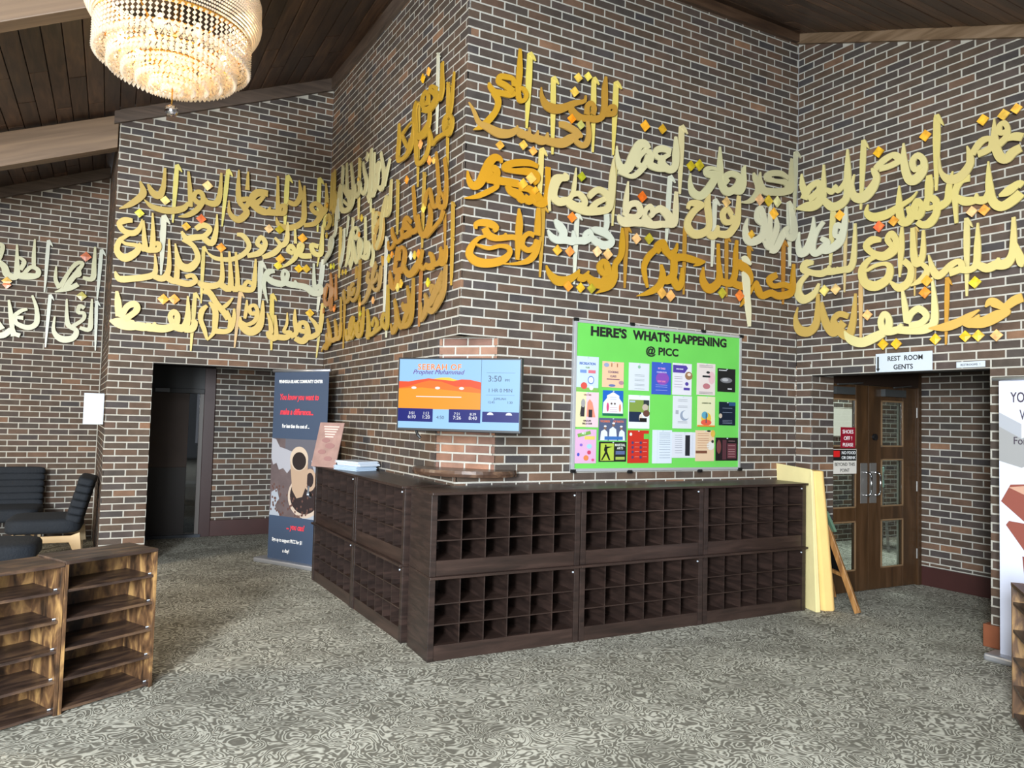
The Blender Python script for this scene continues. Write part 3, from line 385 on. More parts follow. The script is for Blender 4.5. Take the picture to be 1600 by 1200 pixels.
('B', 'D8D8BC', 'pale grey word right of the centre in the third row of the pier', ['1545 3116 37,1474 3095 59,1436 2987 42,1457 2857 29,1487 2760 9', '1460 3040 53,1534 2995 65,1638 2992 60,1682 3098 40,1640 3136 31,1626 3075 39,1662 3003 55,1760 2988 61,1761 3039 16', '1743 2986 58,1875 2975 65,1969 2924 75,2044 2932 51,2032 3008 47,1975 2985 45,1956 3249 20'], [('1399 3197 48,1400 3047 54,1402 2848 36,1403 2699 18', '1378 3195 18,1405 3204 39,1433 3163 31,1462 3125 7', 'DEDCC4'), ('2064 3299 44,2050 3122 52,2032 2886 36,2019 2710 18', '2044 3297 18,2069 3305 35,2096 3268 30,2124 3233 7', 'E4E2CA')], []),
('B', 'F4D67A', 'bright gold word at the left edge, bottom row of the pier', ['50 2746 24,66 2625 57,78 2495 53', '-2 2445 10,62 2436 83,139 2421 104,229 2420 85,260 2452 15', '98 2482 46,144 2595 53,213 2631 60,232 2567 53,124 2463 54', '229 2413 76,320 2410 77,358 2446 19', '320 2413 78,385 2411 75,403 2464 15', '386 2407 78,492 2404 71,583 2449 66,607 2540 51,571 2585 52,539 2535 46,562 2470 51', '570 2440 69,666 2425 74,702 2533 56,695 2759 16', '680 2419 75,748 2424 66,772 2494 53,738 2491 40'], [('762 2792 34,758 2612 42,751 2373 28,747 2194 14', '746 2790 14,767 2798 31,789 2764 24,812 2733 6', 'F2D878')], [(0.468, 2.704, 0.056, 'EBA83C'), (0.568, 2.713, 0.056, 'F0A448')]),
('B', 'F2D070', 'bright gold word of two crossing diagonals, bottom row of the pier', ['841 2841 72,905 2810 57,973 2709 56,1047 2624 57,1093 2551 47', '883 2678 30,836 2621 52,826 2529 45,865 2426 41,898 2322 23', '902 2718 24,962 2632 54,967 2510 54,957 2403 40,898 2315 14', '971 2419 54,1070 2419 49,1125 2461 46,1150 2571 40,1148 2671 18', '1133 2786 14,1072 2703 38,1010 2651 36', '1075 2642 29,1115 2537 41,1111 2460 42'], [], []),
('B', 'F0CE72', 'gold word with a deep crescent bowl, middle of the bottom row of the pier', ['1214 2592 14,1225 2500 57,1315 2437 82,1401 2491 75,1433 2626 50,1434 2784 18', '1272 2776 16,1269 2675 36,1258 2573 28', '1366 2636 42,1314 2640 41,1304 2701 36,1355 2721 37,1383 2653 40,1361 2558 43,1283 2512 36,1223 2546 15'], [('1203 2849 32,1193 2670 38,1180 2434 28,1170 2257 14', '1188 2847 15,1207 2854 29,1228 2823 23,1249 2795 6', 'EEC688')], []),
('B', 'EECB70', 'gold word with a dot ring nearest the inner corner, bottom row of the pier', ['1484 2654 15,1518 2555 37,1530 2446 45,1492 2443 28,1524 2398 58,1584 2402 49,1567 2638 22', '1584 2402 58,1690 2402 59,1734 2461 42,1665 2464 34,1692 2553 28,1692 2673 12', '1736 2414 51,1796 2466 49,1775 2592 42,1773 2720 16', '1783 2401 51,1869 2375 68,1921 2459 58,1893 2570 51,1831 2565 46,1833 2493 45,1896 2481 51', '1891 2409 43,1969 2431 55,2030 2484 51,1995 2578 43,1929 2645 23', '2046 2485 42,2064 2648 46,2065 2811 24'], [('1528 2855 38,1533 2675 46,1540 2435 32,1545 2255 16', '1511 2854 16,1533 2861 32,1558 2826 27,1582 2793 4', 'F2D264'), ('2073 2808 28,2060 2625 32,2042 2382 24,2028 2201 12', '2060 2807 13,2077 2812 23,2095 2787 18,2114 2763 4', 'F0D880')], [(1.932, 2.689, 0.05, 'D8AC38')]),
('C', 'D2A22E', 'gold word with a curved neck, topmost on the left wall beside the brick corner', ['2986 4351 42,2992 4256 44,3001 4138 67,2980 4069 49,2909 4096 28', '2904 4167 37,2829 4219 27,2766 4219 43,2852 4156 42,2908 4104 88,2858 4067 76,2769 4052 56,2637 4091 29', '2673 4102 52,2620 4186 62,2683 4227 33,2742 4173 47,2729 4098 84', '2779 4049 44,2777 3955 63,2708 3891 93,2575 3893 50,2500 3983 82,2478 4139 75,2522 4205 50', '2781 3890 23,2814 3817 48,2864 3739 33,2933 3756 38,3086 3752 36,3168 3740 64,3204 3810 47,3151 3880 18,3079 3852 69,3101 3777 74', '3211 4184 18,3195 4064 38,3179 3952 51,3150 3887 52,3078 3867 35'], [('2874 4470 40,2880 4272 44,2888 4010 32,2894 3814 16', '2858 4477 6,2878 4470 12,2898 4449 13,2919 4428 3', 'EAE6CC'), ('3075 4153 42,3084 3944 48,3096 3668 31,3105 3462 15', '3058 4159 7,3080 4153 15,3102 4130 14,3124 4108 3', 'D8A838')], [(2.655, 4.35, 0.04, 'F0B428'), (2.765, 4.363, 0.037, 'F0A848'), (2.649, 3.802, 0.04, 'F0A860')]),
('C', 'D4A432', 'gold word with a deep hook, second from the brick corner on the left wall', ['2516 3913 44,2536 3784 58,2562 3687 48,2632 3651 39,2724 3671 53,2792 3745 45,2792 3863 22', '2136 4147 32,2150 3987 64,2140 3844 64,2240 3798 36,2363 3820 59,2439 3888 72,2455 4056 17,2221 4024 31', '2211 4028 37,2292 3934 41,2359 3871 32,2417 3911 62'], [('2513 4202 48,2524 3984 52,2539 3695 38,2549 3480 16', '2494 4209 8,2518 4203 17,2542 4179 16,2567 4156 4', 'D8AC40')], []),
('C', 'C88E2C', 'brown-gold word reaching up to the brick corner, middle of the left wall', ['2940 3648 30,2976 3516 38,3012 3362 40,3035 3266 59', '3099 3556 37,3142 3402 38,3144 3254 58,3125 3177 47,3040 3197 36,3010 3265 57,3067 3295 23,3121 3237 32', '3039 3212 31,2936 3222 38,2876 3321 46,2854 3380 22,2785 3351 42,2764 3263 33', '2845 3259 31,2879 3166 64,2842 3059 92,2754 3031 49,2674 3102 51,2637 3221 24', '3110 3151 53,3065 3087 41,2949 3044 37,2828 3000 29'], [('3221 3185 40,3227 3013 46,3234 2785 32,3240 2615 16', '3205 3188 7,3225 3186 15,3247 3166 16,3268 3148 4', 'CFA038'), ('3086 3138 26,3092 3057 32,3099 2951 22,3104 2871 9', '3075 3140 6,3089 3138 8,3103 3126 10,3117 3114 2', 'C48C30')], [(2.837, 3.613, 0.038, 'F09C48'), (2.918, 3.59, 0.028, 'F0C060')]),
('C', 'C88C28', 'brown-gold word with a toothed base, left of the neighbouring tall stems', ['2489 3499 39,2518 3386 49,2548 3249 44,2613 3163 69,2598 3110 56,2501 3106 42', '2473 3201 32,2389 3253 41,2330 3216 90,2437 3160 50,2460 3114 68,2318 3110 43,2270 3187 47', '2318 3119 57,2194 3085 37,2078 3167 54,2049 3242 33', '2128 3098 63,2065 3058 38,1985 3073 32,1968 3137 21'], [('2677 3563 44,2677 3376 50,2677 3129 36,2677 2944 18', '2659 3567 8,2681 3563 13,2705 3542 15,2728 3523 3', 'CFA440'), ('2106 3652 47,2114 3505 52,2125 3310 42,2133 3165 20', '2086 3658 9,2112 3653 18,2139 3630 15,2167 3608 4', 'CFAA48')], [(2.383, 3.58, 0.036, 'EE9830'), (2.752, 3.25, 0.038, 'ECCC58')]),
('C', 'D8C480', 'pale word with a hanging oval loop in the middle of the left wall', ['1999 3688 39,1989 3542 54,1978 3414 65,1899 3397 46,1913 3499 60,1896 3556 36,1845 3480 64,1807 3382 73,1785 3227 69,1686 3129 65', '1779 3424 21,1680 3447 47,1610 3408 76,1714 3349 30'], [('1883 3192 50,1881 2980 58,1879 2700 42,1877 2490 20', '1863 3196 7,1888 3193 16,1915 3173 17,1942 3154 3', 'E6E2CC')], []),
('C', 'C8902A', 'brown-gold word with a scalloped band, third row beside the brick corner', ['2357 2900 25,2383 2821 52,2489 2756 55,2604 2777 85,2695 2833 74,2744 2918 35', '2697 2802 46,2774 2758 36,2827 2780 34,2865 2751 41', '2828 2764 34,2952 2751 63,2929 2831 48,2874 2864 22', '2934 2762 34,3037 2752 40,3102 2786 64,3079 2871 26', '3071 2754 34,3154 2747 60,3174 2809 57,3178 2867 26', '3150 2799 27,3116 2827 44,3135 2780 39'], [], [(2.526, 2.906, 0.036, 'DDE0D4'), (2.605, 2.896, 0.036, 'DDBA40'), (2.681, 2.895, 0.036, 'E08A2C')]),
('C', 'C4882C', 'brown-gold word with a hook and a raised head, third row left of the scalloped word', ['2027 2862 27,2058 2763 82,2141 2691 46,2212 2748 102,2236 2845 67', '2187 3047 32,2164 2933 63,2150 2842 54,2258 2833 40,2321 2831 72,2363 2939 67,2327 3012 30,2244 3003 49,2230 2913 53'], [], [(2.029, 2.969, 0.039, 'C8A828'), (2.104, 2.99, 0.03, 'E09030')]),
('C', 'B88A40', 'bronze word with a broad wedge, lowest beside the brick corner on the left wall', ['2730 2493 18,2736 2407 49,2760 2343 24,2819 2398 64,2850 2471 73,2808 2552 25', '2831 2481 37,2920 2470 67,3002 2534 83,3095 2647 47,3126 2679 27', '2852 2440 53,2960 2397 47,3058 2453 74,3152 2536 61,3172 2722 38', '2949 2556 59,2920 2590 44,2981 2589 24,3053 2535 33,3081 2605 47'], [('3230 2924 36,3230 2815 42,3230 2670 30,3230 2561 14', '3216 2927 8,3234 2925 14,3254 2908 14,3273 2892 2', 'CFA038'), ('2678 2932 44,2674 2744 50,2668 2493 36,2664 2306 18', '2660 2936 7,2682 2933 13,2706 2915 17,2729 2897 4', 'B87838')], [(2.882, 2.63, 0.037, 'CDBC30')]),
('C', 'B8882C', 'dark gold word with a forked base, lowest row left of the bronze wedge word', ['2114 2382 19,2153 2311 45,2216 2331 79,2251 2419 76,2183 2585 34', '2227 2455 80,2297 2373 59,2373 2333 49,2457 2422 75,2520 2495 68,2457 2664 23', '2383 2332 38,2503 2337 51,2566 2402 66,2580 2551 54,2581 2710 32', '2356 2530 35,2412 2475 38,2491 2490 42,2369 2504 31'], [], [(2.26, 2.679, 0.038, 'D8C060'), (2.332, 2.702, 0.038, 'D8A838')]),
('C', 'DDD09A', 'pale khaki word of many upright strokes, top row in the middle of the left wall', ['1213 4073 33,1249 3986 51,1329 3859 67,1299 3762 74,1217 3764 24,1184 3820 43', '1355 4127 52,1308 4065 57', '1389 3654 90,1436 3708 87,1455 3909 70,1446 4137 50', '1465 3682 32,1566 3684 69,1534 3887 56,1534 4073 36', '1565 3694 54,1636 3740 67,1651 3846 63,1620 3909 74,1693 3916 56,1650 3855 73', '1707 4021 37,1767 3894 52,1816 3755 76,1764 3670 60,1663 3714 23', '1954 3893 28,1883 3790 59,1822 3682 69'], [('1383 4112 48,1401 3933 60,1424 3696 39,1442 3520 22', '1362 4119 8,1389 4113 16,1417 4090 18,1445 4068 4', 'E2D89C')], []),
('C', 'D0C48E', 'khaki word with a big oval loop, top row of the receding left wall', ['554 4025 108,519 3909 140,601 3754 75,762 3696 53,909 3722 89,971 3826 78,861 4165 39', '639 3972 69,742 3873 45,841 3798 33,896 3845 60,770 3897 71,721 4206 35', '656 3824 37,817 3744 36,840 3809 89', '1007 3896 44,1048 3777 44,1132 3785 58,1166 3854 75,1091 3903 31'], [('530 4232 70,527 4139 83,522 4013 58,518 3920 28', '502 4240 8,538 4233 19,575 4205 19,612 4178 3', 'D8D0A0'), ('1065 4153 62,1072 3966 70,1081 3718 50,1088 3533 24', '1041 4160 9,1072 4154 20,1105 4127 16,1138 4103 4', 'E0C878')], [(1.131, 3.926, 0.024, 'D0A850')]),
('C', 'C2A14C', 'dull gold word crowded into the inner corner, top row of the left wall', ['316 4248 50,321 4065 74,296 3847 84,370 3787 51,409 3884 73,363 3990 51', '233 4239 54,223 4037 68,232 3819 84', '24 3659 18,148 3655 67,210 3717 103,166 3791 25,67 3749 48'], [('185 4204 41,204 4035 50,228 3811 33,246 3645 17', '168 4209 5,190 4204 11,214 4187 12,237 4171 2', 'B89440')], [(0.092, 3.912, 0.032, 'C89030')]),
('C', 'DFD49C', 'pale yellow word of looped strokes in the second row of the left wall', ['782 3108 35,848 3197 71,879 3320 79,955 3434 59,1112 3440 30,1134 3358 84,1035 3359 29,984 3438 45', '944 3397 52,1014 3284 55,1086 3155 77,1135 3088 38,1212 3151 73,1257 3238 72,1208 3314 25,1173 3254 70,1226 3149 64', '1254 3134 22,1338 3110 47,1369 3198 56,1339 3496 36', '1312 3105 25,1445 3091 57,1474 3197 57,1407 3210 59,1416 3124 64', '1552 3182 37,1599 3082 54,1559 2979 72', '919 3085 89,998 3170 78,966 3333 58'], [('924 3583 54,921 3535 64,916 3471 45,912 3423 22', '903 3588 7,930 3584 16,958 3564 16,987 3545 4', 'D8CC98'), ('1505 3536 56,1517 3410 64,1533 3243 42,1545 3119 21', '1482 3541 9,1511 3536 15,1540 3514 18,1570 3493 4', 'E6D080')], [(1.271, 3.502, 0.036, 'D0AC38'), (1.213, 3.352, 0.028, 'C88A40')]),
('C', 'D2A754', 'mid gold word with a curled head left of the hanging oval loop', ['1643 3401 55,1625 3459 48,1725 3446 29,1790 3386 70,1698 3343 56,1630 3285 61', '1815 3381 55,1835 3287 62,1809 3186 66,1731 3121 40,1641 3165 50,1631 3267 48'], [], []),
('C', 'CFCCAE', 'greyish word squeezed beside the inner corner, second row of the left wall', ['2 3270 51,120 3314 72,253 3366 83,327 3447 91,286 3508 32,226 3446 92,286 3370 60', '416 3819 38,434 3667 72,417 3535 63,321 3501 32', '473 3889 43,501 3653 80', '721 3513 41,726 3340 61,679 3206 68,624 3134 51'], [('775 3638 45,762 3576 51,744 3492 37,731 3430 18', '757 3642 5,780 3638 11,803 3622 13,827 3606 3', 'D0CCA8'), ('527 3568 66,528 3404 72,530 3188 52,532 3026 26', '501 3573 9,534 3568 18,568 3545 19,602 3523 4', 'DFC068')], [(0.125, 3.562, 0.036, 'B8983C')]),
('C', 'C07C38', 'copper word at the inner corner, third row of the left wall', ['266 3115 35,318 2970 90,325 2769 104,384 2700 29,496 2728 38', '55 2986 54,91 2840 72,221 2782 49,315 2855 77,409 2905 67,230 2993 27,162 2982 64,104 2882 72', '-98 2765 38,-17 2701 32,87 2733 45', '471 3073 36,505 2789 78'], [], [(0.499, 2.697, 0.034, 'E08038'), (0.326, 3.18, 0.031, 'D0C030'), (0.427, 3.168, 0.031, 'B8B030')]),
('C', 'B88C34', 'bronze word with a square loop, third row near the far end of the left wall', ['749 2859 57,807 2751 58,870 2723 33,940 2764 71,913 2876 40', '955 2762 30,1104 2714 43,1209 2777 73,1237 2906 67,1245 3095 40', '1086 2880 28,1016 2871 57,979 2808 59,1082 2784 42,1091 2841 66', '1139 3046 38,1153 2919 62'], [], [(0.743, 3.05, 0.029, 'C8A030'), (0.841, 3.04, 0.029, 'C0A038')]),
('C', 'BD9550', 'muted tan word with a dangling tail, third row in the middle of the left wall', ['1331 2648 26,1435 2673 49,1530 2752 75,1549 2823 55,1480 2869 60,1512 2938 42', '1602 2797 41,1682 2740 27,1779 2736 50,1819 2819 64,1832 2940 38', '1708 2979 68,1629 2901 70,1625 2811 33,1722 2833 43,1766 2880 58'], [('1800 3029 44,1802 3003 48,1805 2969 33,1807 2944 15', '1783 3032 8,1804 3030 15,1827 3013 14,1850 2998 2', 'D89E38'), ('1955 2740 50,1953 2601 56,1952 2415 40,1951 2276 20', '1935 2743 8,1960 2741 13,1986 2723 15,2012 2706 2', 'E4E0C0')], [(1.671, 2.643, 0.034, 'DDA060'), (1.31, 2.651, 0.023, 'DDA050'), (1.328, 2.555, 0.026, 'B8B030')]),
('C', 'C49C34', 'gold word with a round head, bottom row in the middle of the left wall', ['1468 2338 22,1533 2342 97,1519 2480 63,1484 2575 38', '1495 2336 36,1647 2332 42,1717 2370 52,1761 2420 53,1694 2480 20,1626 2415 48', '1671 2339 42,1814 2362 36,1906 2388 28,2000 2362 55,2015 2446 64,2000 2740 38', '1992 2457 27,1920 2491 32,1879 2425 57,1954 2366 37'], [], []),
('C', 'C89C30', 'gold word of loops and stems, bottom row near the far end of the left wall', ['886 2446 38,911 2355 52,999 2358 54,1076 2448 65,1109 2531 50,1026 2510 58,1007 2415 68,1074 2333 27,1166 2392 53', '1157 2478 49,1225 2368 55,1335 2349 49,1380 2438 62,1388 2614 38', '1251 2375 72,1242 2461 52,1321 2490 22,1357 2403 62'], [('1198 2754 46,1209 2652 52,1223 2516 38,1233 2414 15', '1180 2757 8,1203 2755 14,1227 2740 14,1250 2726 2', 'C09430')], []),
('C', 'CC9A34', 'gold word with a pointed tail at the inner corner, bottom of the left wall', ['74 2272 16,140 2311 39,277 2333 104,227 2453 45', '241 2346 37,374 2367 96,324 2497 73,249 2614 27', '374 2367 36,570 2373 58,574 2474 73,513 2582 33', '537 2375 32,696 2373 53,724 2460 80,725 2531 44'], [('621 2805 44,631 2703 50,644 2568 35,654 2467 17', '603 2807 6,626 2806 14,651 2791 14,675 2778 3', 'C89C3C'), ('750 2854 44,752 2675 52,754 2436 36,756 2258 18', '732 2856 6,754 2855 14,778 2840 13,802 2827 5', 'C49434')], []),
('A', 'CBC798', 'pale khaki word cut by the left picture edge, upper row of recessed wall', ['-1124 3452 38,-1062 3441 43,-1072 3326 37,-1099 3247 37', '-1115 3264 56,-1034 3198 64,-999 3108 72,-912 3098 66,-912 3270 42,-922 3474 16', '-912 3108 66,-794 3111 72,-706 3131 55,-702 3198 47,-775 3219 43,-842 3125 40', '-899 3328 26,-841 3278 43,-876 3178 44', '-742 3213 38,-750 3366 38,-748 3559 16'], [('-613 3556 34,-617 3371 38,-621 3125 28,-625 2941 12', '-629 3554 16,-609 3562 31,-587 3527 25,-565 3495 4', 'D2D4C0')], [(-0.998, 3.028, 0.054, 'D8A840'), (-0.996, 2.985, 0.047, 'E07838')]),
('A', 'C9C594', 'khaki word under a rust tile in the upper row of the recessed wall', ['-518 3262 16,-518 3103 39,-472 3001 46', '-519 2951 11,-431 2995 47,-354 3121 56,-284 3246 45,-246 3329 34,-313 3317 44,-390 3195 38,-465 3011 52', '-463 2977 43,-365 3012 54,-284 3069 49', '-331 3162 46,-273 3188 39,-293 3265 34', '-238 3153 40,-136 3154 56,-127 3323 46,-125 3546 20'], [('-58 3514 36,-64 3330 40,-71 3086 30,-77 2903 14', '-75 3512 16,-54 3520 33,-30 3484 26,-7 3450 6', 'CFD2C0')], [(-0.216, 3.412, 0.063, 'B8623A')]),
('A', 'C9C694', 'khaki word with two upright strokes, lower row of the recessed wall', ['-743 2887 22,-693 2739 38,-684 2567 52,-764 2503 56,-877 2542 46,-888 2607 33,-817 2613 46', '-969 2812 21,-935 2603 47,-909 2388 34', '-1072 2386 61,-995 2401 63,-929 2472 51', '-1065 2555 33,-1014 2465 53', '-783 2721 29,-853 2686 41,-926 2585 39,-903 2436 43,-839 2403 48'], [('-566 2909 32,-572 2720 36,-580 2470 26,-585 2283 14', '-581 2907 15,-562 2914 29,-542 2881 22,-521 2850 4', 'CFD2C0')], []),
('A', 'C7C492', 'khaki word with a small ring, lower row of the recessed wall beside the pier', ['-505 2659 18,-509 2485 39,-427 2394 72,-312 2412 65,-275 2503 50,-361 2564 52,-382 2669 38,-392 2879 16', '-204 2783 43,-255 2807 42,-268 2728 39,-209 2723 40,-214 2644 39,-343 2536 44', '-243 2544 38,-141 2533 51,-132 2691 42,-130 2904 18'], [('-81 2878 30,-77 2698 34,-72 2458 26,-68 2278 12', '-95 2877 15,-77 2883 27,-57 2852 21,-37 2823 3', 'CFD2C0')], [(-0.239, 2.927, 0.059, 'A89C40')]),
]
# ---------------------------------------------------------------- setting: floor
fl = obj('floor', MB().box(-11, -5, -0.1, 14, 17, 0), M_CARPET); fl['kind'] = 'structure'

MB_, MC_, MD_, ME_, MA_ = frame(P0, AB), frame(P1, AC), frame(P2, AD), frame(P3, AE), frame(PA, AB)
OH = VZ + 13*BH      # height of both openings
GL, GR = 0.385, 0.405
def zB(s): return 5.262 - GL*(LB - s)      # underside of the trim on the sloped walls
def zE(s): return 5.262 - GR*s
def zA(s): return 5.262 - GL*(LB - s) - 0.02

# wall_pier: wall B with its doorway
wB = slab('wall_left_pier', MB_, [(0, 0.405, 0, OH), (1.98, LB, 0, OH)], polys=[[(0, OH), (LB, OH), (LB, zB(LB)+0.12), (0, zB(0)+0.12)]])
brick_wall(wB, MB_, 0, LB, 0, 5.35, 0.0, holes=[(0.405, 1.98, 0, OH)], top=zB, occl=lambda it: it[3] < 1.0 and it[0] > 1.9)
# return of the pier towards the recessed wall
MBR = frame(PA, AC)
wR = slab('wall_left_return', MBR, [(0, 2.0, 0, 4.5)], y1=0.09)
brick_wall(wR, MBR, 0, 2.0, 0, 4.47, 0.3)
# wall C and D
wC = slab('wall_corner_left', MC_, [(0, LC, 0, 1.175), (0, LC-0.36, 1.175, 2.19), (0, LC, 2.19, 5.36)])
brick_wall(wC, MC_, 0, LC, 0, 5.36, 0.75, holes=[(LC-0.36, LC, 1.18, 2.185)], top=lambda s: 5.262, occl=lambda it: it[3] < 1.02)
wD = slab('wall_corner_right', MD_, [(0, LD, 0, 1.175), (0.32, LD, 1.175, 2.19), (0, LD, 2.19, 5.36)])
brick_wall(wD, MD_, 0, LD, 0, 5.36, 0.46, holes=[(0, 0.32, 1.18, 2.185)], top=lambda s: 5.262,
           occl=lambda it: it[3] < 1.02 or (0.99 < it[0] and it[1] < 2.7 and 1.2 < it[2] and it[3] < 2.36))
# corner caps behind the niche, so no light leaks through the cut corner

Q1 = P1 + dv(AC)*(LC-0.36); Q2 = P2 + dv(AD)*0.32
aN = math.atan2(Q2.y-Q1.y, Q2.x-Q1.x); LN = (Q2-Q1).length; MN = frame(Q1, aN)
wN = slab('wall_corner_niche', MN, [(0.035, LN-0.035, 1.15, 2.21)], y0=0.018, y1=0.12)
brick_wall(wN, MN, 0.0, LN, 1.18, 2.185, 0.2, m=M_BRICK_RED, join=0.014)
for ch_ in wN.children: ch_.location.y += 0.012
# wall E with its opening, continuing to the right out of the frame
wE = slab('wall_right', ME_, [(0, 0.165, 0, OH), (1.68, 4.2, 0, OH)], polys=[[(0, OH), (4.2, OH), (4.2, zE(4.2)+0.12), (0, zE(0)+0.12)]])
brick_wall(wE, ME_, 0, 4.0, 0, 5.35, 0.8, holes=[(0.165, 1.68, 0, OH)], top=zE, occl=lambda it: it[0] > 2.1)
# wall A, recessed behind the sofas
wA = slab('wall_left', MA_, [], polys=[[(-3.2, 0), (0, 0), (0, zA(0)+0.1), (-3.2, zA(-3.2)+0.1)]])
brick_wall(wA, MA_, -3.0, -0.01, 0, 4.7, 0.0, top=zA)

# trims along the wall tops
def board(name, M, pts, y0, y1, m):
    o = obj(name, MB().prism(pts, y0, y1), m, None, M, bevel=0.003); o['kind'] = 'structure'; return o
board('trim_1', MB_, [(-0.05, zB(-0.05)), (LB, zB(LB)), (LB, zB(LB)+0.16), (-0.05, zB(-0.05)+0.15)], -0.04, 0.02, M_TRIMDARK)
board('trim_2', MC_, [(-0.04, 5.262), (LC+0.04, 5.262), (LC+0.04, 5.45), (-0.04, 5.45)], -0.04, 0.02, M_TRIMDARK)
board('trim_3', MD_, [(-0.04, 5.262), (LD, 5.262), (LD, 5.43), (-0.04, 5.43)], -0.04, 0.02, M_TRIMBROWN)
board('trim_4', ME_, [(0.0, zE(0)), (4.2, zE(4.2)), (4.2, zE(4.2)+0.16), (0, zE(0)+0.16)], -0.04, 0.02, M_TRIMWOOD)
board('trim_5', MA_, [(-3.2, zA(-3.2)), (0, zA(0)), (0, zA(0)+0.15), (-3.2, zA(-3.2)+0.15)], -0.05, 0.02, M_TRIMDARK)

# ceilings: two slopes falling away from the walls of the corner block, boarded with dark planks
def slope(name, P, a, outa, z0, g, rows, spans, wdt=0.142, seed=1):
    """plane through P along direction a at height z0, falling by g per metre along outa."""
    x = Vector((math.cos(a), math.sin(a), 0)); o2 = dv(outa); y = Vector((o2.x, o2.y, -g)); yl = y.length; y = y / yl
    z = x.cross(y); 
    if z.z < 0: z = -z
    M = Matrix(((x.x, y.x, z.x, P[0]), (x.y, y.y, z.y, P[1]), (x.z, y.z, z.z, z0), (0, 0, 0, 1)))
    root_mb = MB(); rnd = random.Random(seed); planks = []
    for i in range(-1, rows):
        d0 = i*wdt; dh = (d0 + wdt/2) / yl      # horizontal distance
        t0, t1 = spans(dh)
        root_mb.box(t0, d0, 0.022, t1, d0 + wdt, 0.06)
        t = t0 - rnd.uniform(0, 1.2)
        while t < t1:
            L = rnd.uniform(1.1, 2.6); a0 = max(t, t0) + 0.0015; b0 = min(t + L, t1) - 0.0015; t += L
            if b0 - a0 > 0.05: planks.append((a0, b0, d0 + 0.003, d0 + wdt - 0.003, rnd.uniform(-0.003, 0.003)))
    root = obj(name, root_mb, M_VOID, None, M); root['kind'] = 'structure'
    for (a0, b0, c0, c1, dz) in planks: 
        L = b0 - a0; wd = c1 - c0; e = 0.004
        mb = MB().add([(0,0,e),(L,0,e),(L,wd,e),(0,wd,e),(e,e,0),(L-e,e,0),(L-e,wd-e,0),(e,wd-e,0),(0,0,0.022),(L,0,0.022),(L,wd,0.022),(0,wd,0.022)],
                      [(4,7,6,5),(0,4,5,1),(1,5,6,2),(2,6,7,3),(3,7,4,0),(8,0,1,9),(9,1,2,10),(10,2,3,11),(11,3,0,8)])
        o = obj('plank', mb, M_PLANK, root); o.location = (a0, c0, dz)
    return root
slope('ceiling', P1, AC, AB + PI, 5.40, GL, 42, lambda d: ((-0.02 if d < LB + 0.05 else -2.6), min(LC + d*GL/GR + 0.05, 9.0)), seed=3)
slope('ceiling', P2, AD, AE, 5.39, GR, 30, lambda d: (-d*GR/GL - 0.05, LD + 0.02), seed=5)

# beams running down the left slope
def beam(name, M, s0, s1, y0, y1, ztop, dep, m=M_BEAM):
    # stored with its own lengthwise x axis so the grain follows it
    sl = math.atan(GL); L = (s1 - s0) / math.cos(sl)
    Ml = M @ Matrix.Translation((s0, y0, ztop(s0))) @ Matrix.Rotation(-sl, 4, 'Y')
    k = dep*math.tan(sl); w = y1 - y0
    o = obj(name, MB().add([(0,0,-dep),(L-k,0,-dep),(L-k,w,-dep),(0,w,-dep),(0,0,0),(L,0,0),(L,w,0),(0,w,0)], ((0,3,2,1),(4,5,6,7),(0,1,5,4),(1,2,6,5),(2,3,7,6),(3,0,4,7))), m, None, Ml, bevel=0.006)
    return o
zc = lambda s: 5.40 - GL*(LB - s)
b1 = beam('ceiling_beam', MB_, -3.6, -0.01, 0.0, 0.14, lambda s: zc(s) - 0.045, 0.31)
tag(b1, 'knotty light brown ceiling beam ending against the left brick pier', 'beam', 'light brown beams under the boarded slope')
_a = Vector((-3.375, 4.60, 4.025)); _d = Vector((.44, .128, .176)).normalized(); _s = Vector((-_d.y, _d.x, 0)).normalized(); _n = _d.cross(_s)
_Mb = Matrix(((_d.x, _s.x, _n.x, _a.x), (_d.y, _s.y, _n.y, _a.y), (_d.z, _s.z, _n.z, _a.z), (0, 0, 0, 1)))
b2 = obj('ceiling_beam', MB().box(-3.0, -0.065, 0, 2.2, 0.065, 0.36), M_BEAM, None, _Mb, bevel=0.006)
tag(b2, 'light brown ceiling beam in the upper left corner beside the chandelier', 'beam', 'light brown beams under the boarded slope')

# ---- left alcove behind the pier doorway
MBb = frame(P0 + nv(AB)*1.74, AB)
wAl = slab('wall_left_alcove', MBb, [(1.13, 3.4, 0, 2.2)])
brick_wall(wAl, MBb, 1.13, 3.0, 0.2, 2.2, 0.35, occl=lambda it: it[0] > 2.1)
o = obj('baseboard_left', MB().box(1.13, -0.025, 0, 3.4, 0.01, 0.2), M_BASE, None, MBb, bevel=0.004); o['kind'] = 'structure'
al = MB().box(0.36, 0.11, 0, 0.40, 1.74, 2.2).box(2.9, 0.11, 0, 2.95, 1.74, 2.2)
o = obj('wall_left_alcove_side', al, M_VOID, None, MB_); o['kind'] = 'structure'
o = obj('ceiling', MB().box(0.3, 0.10, 2.14, 3.0, 1.9, 2.2), M_VOID, None, MB_); o['kind'] = 'structure'
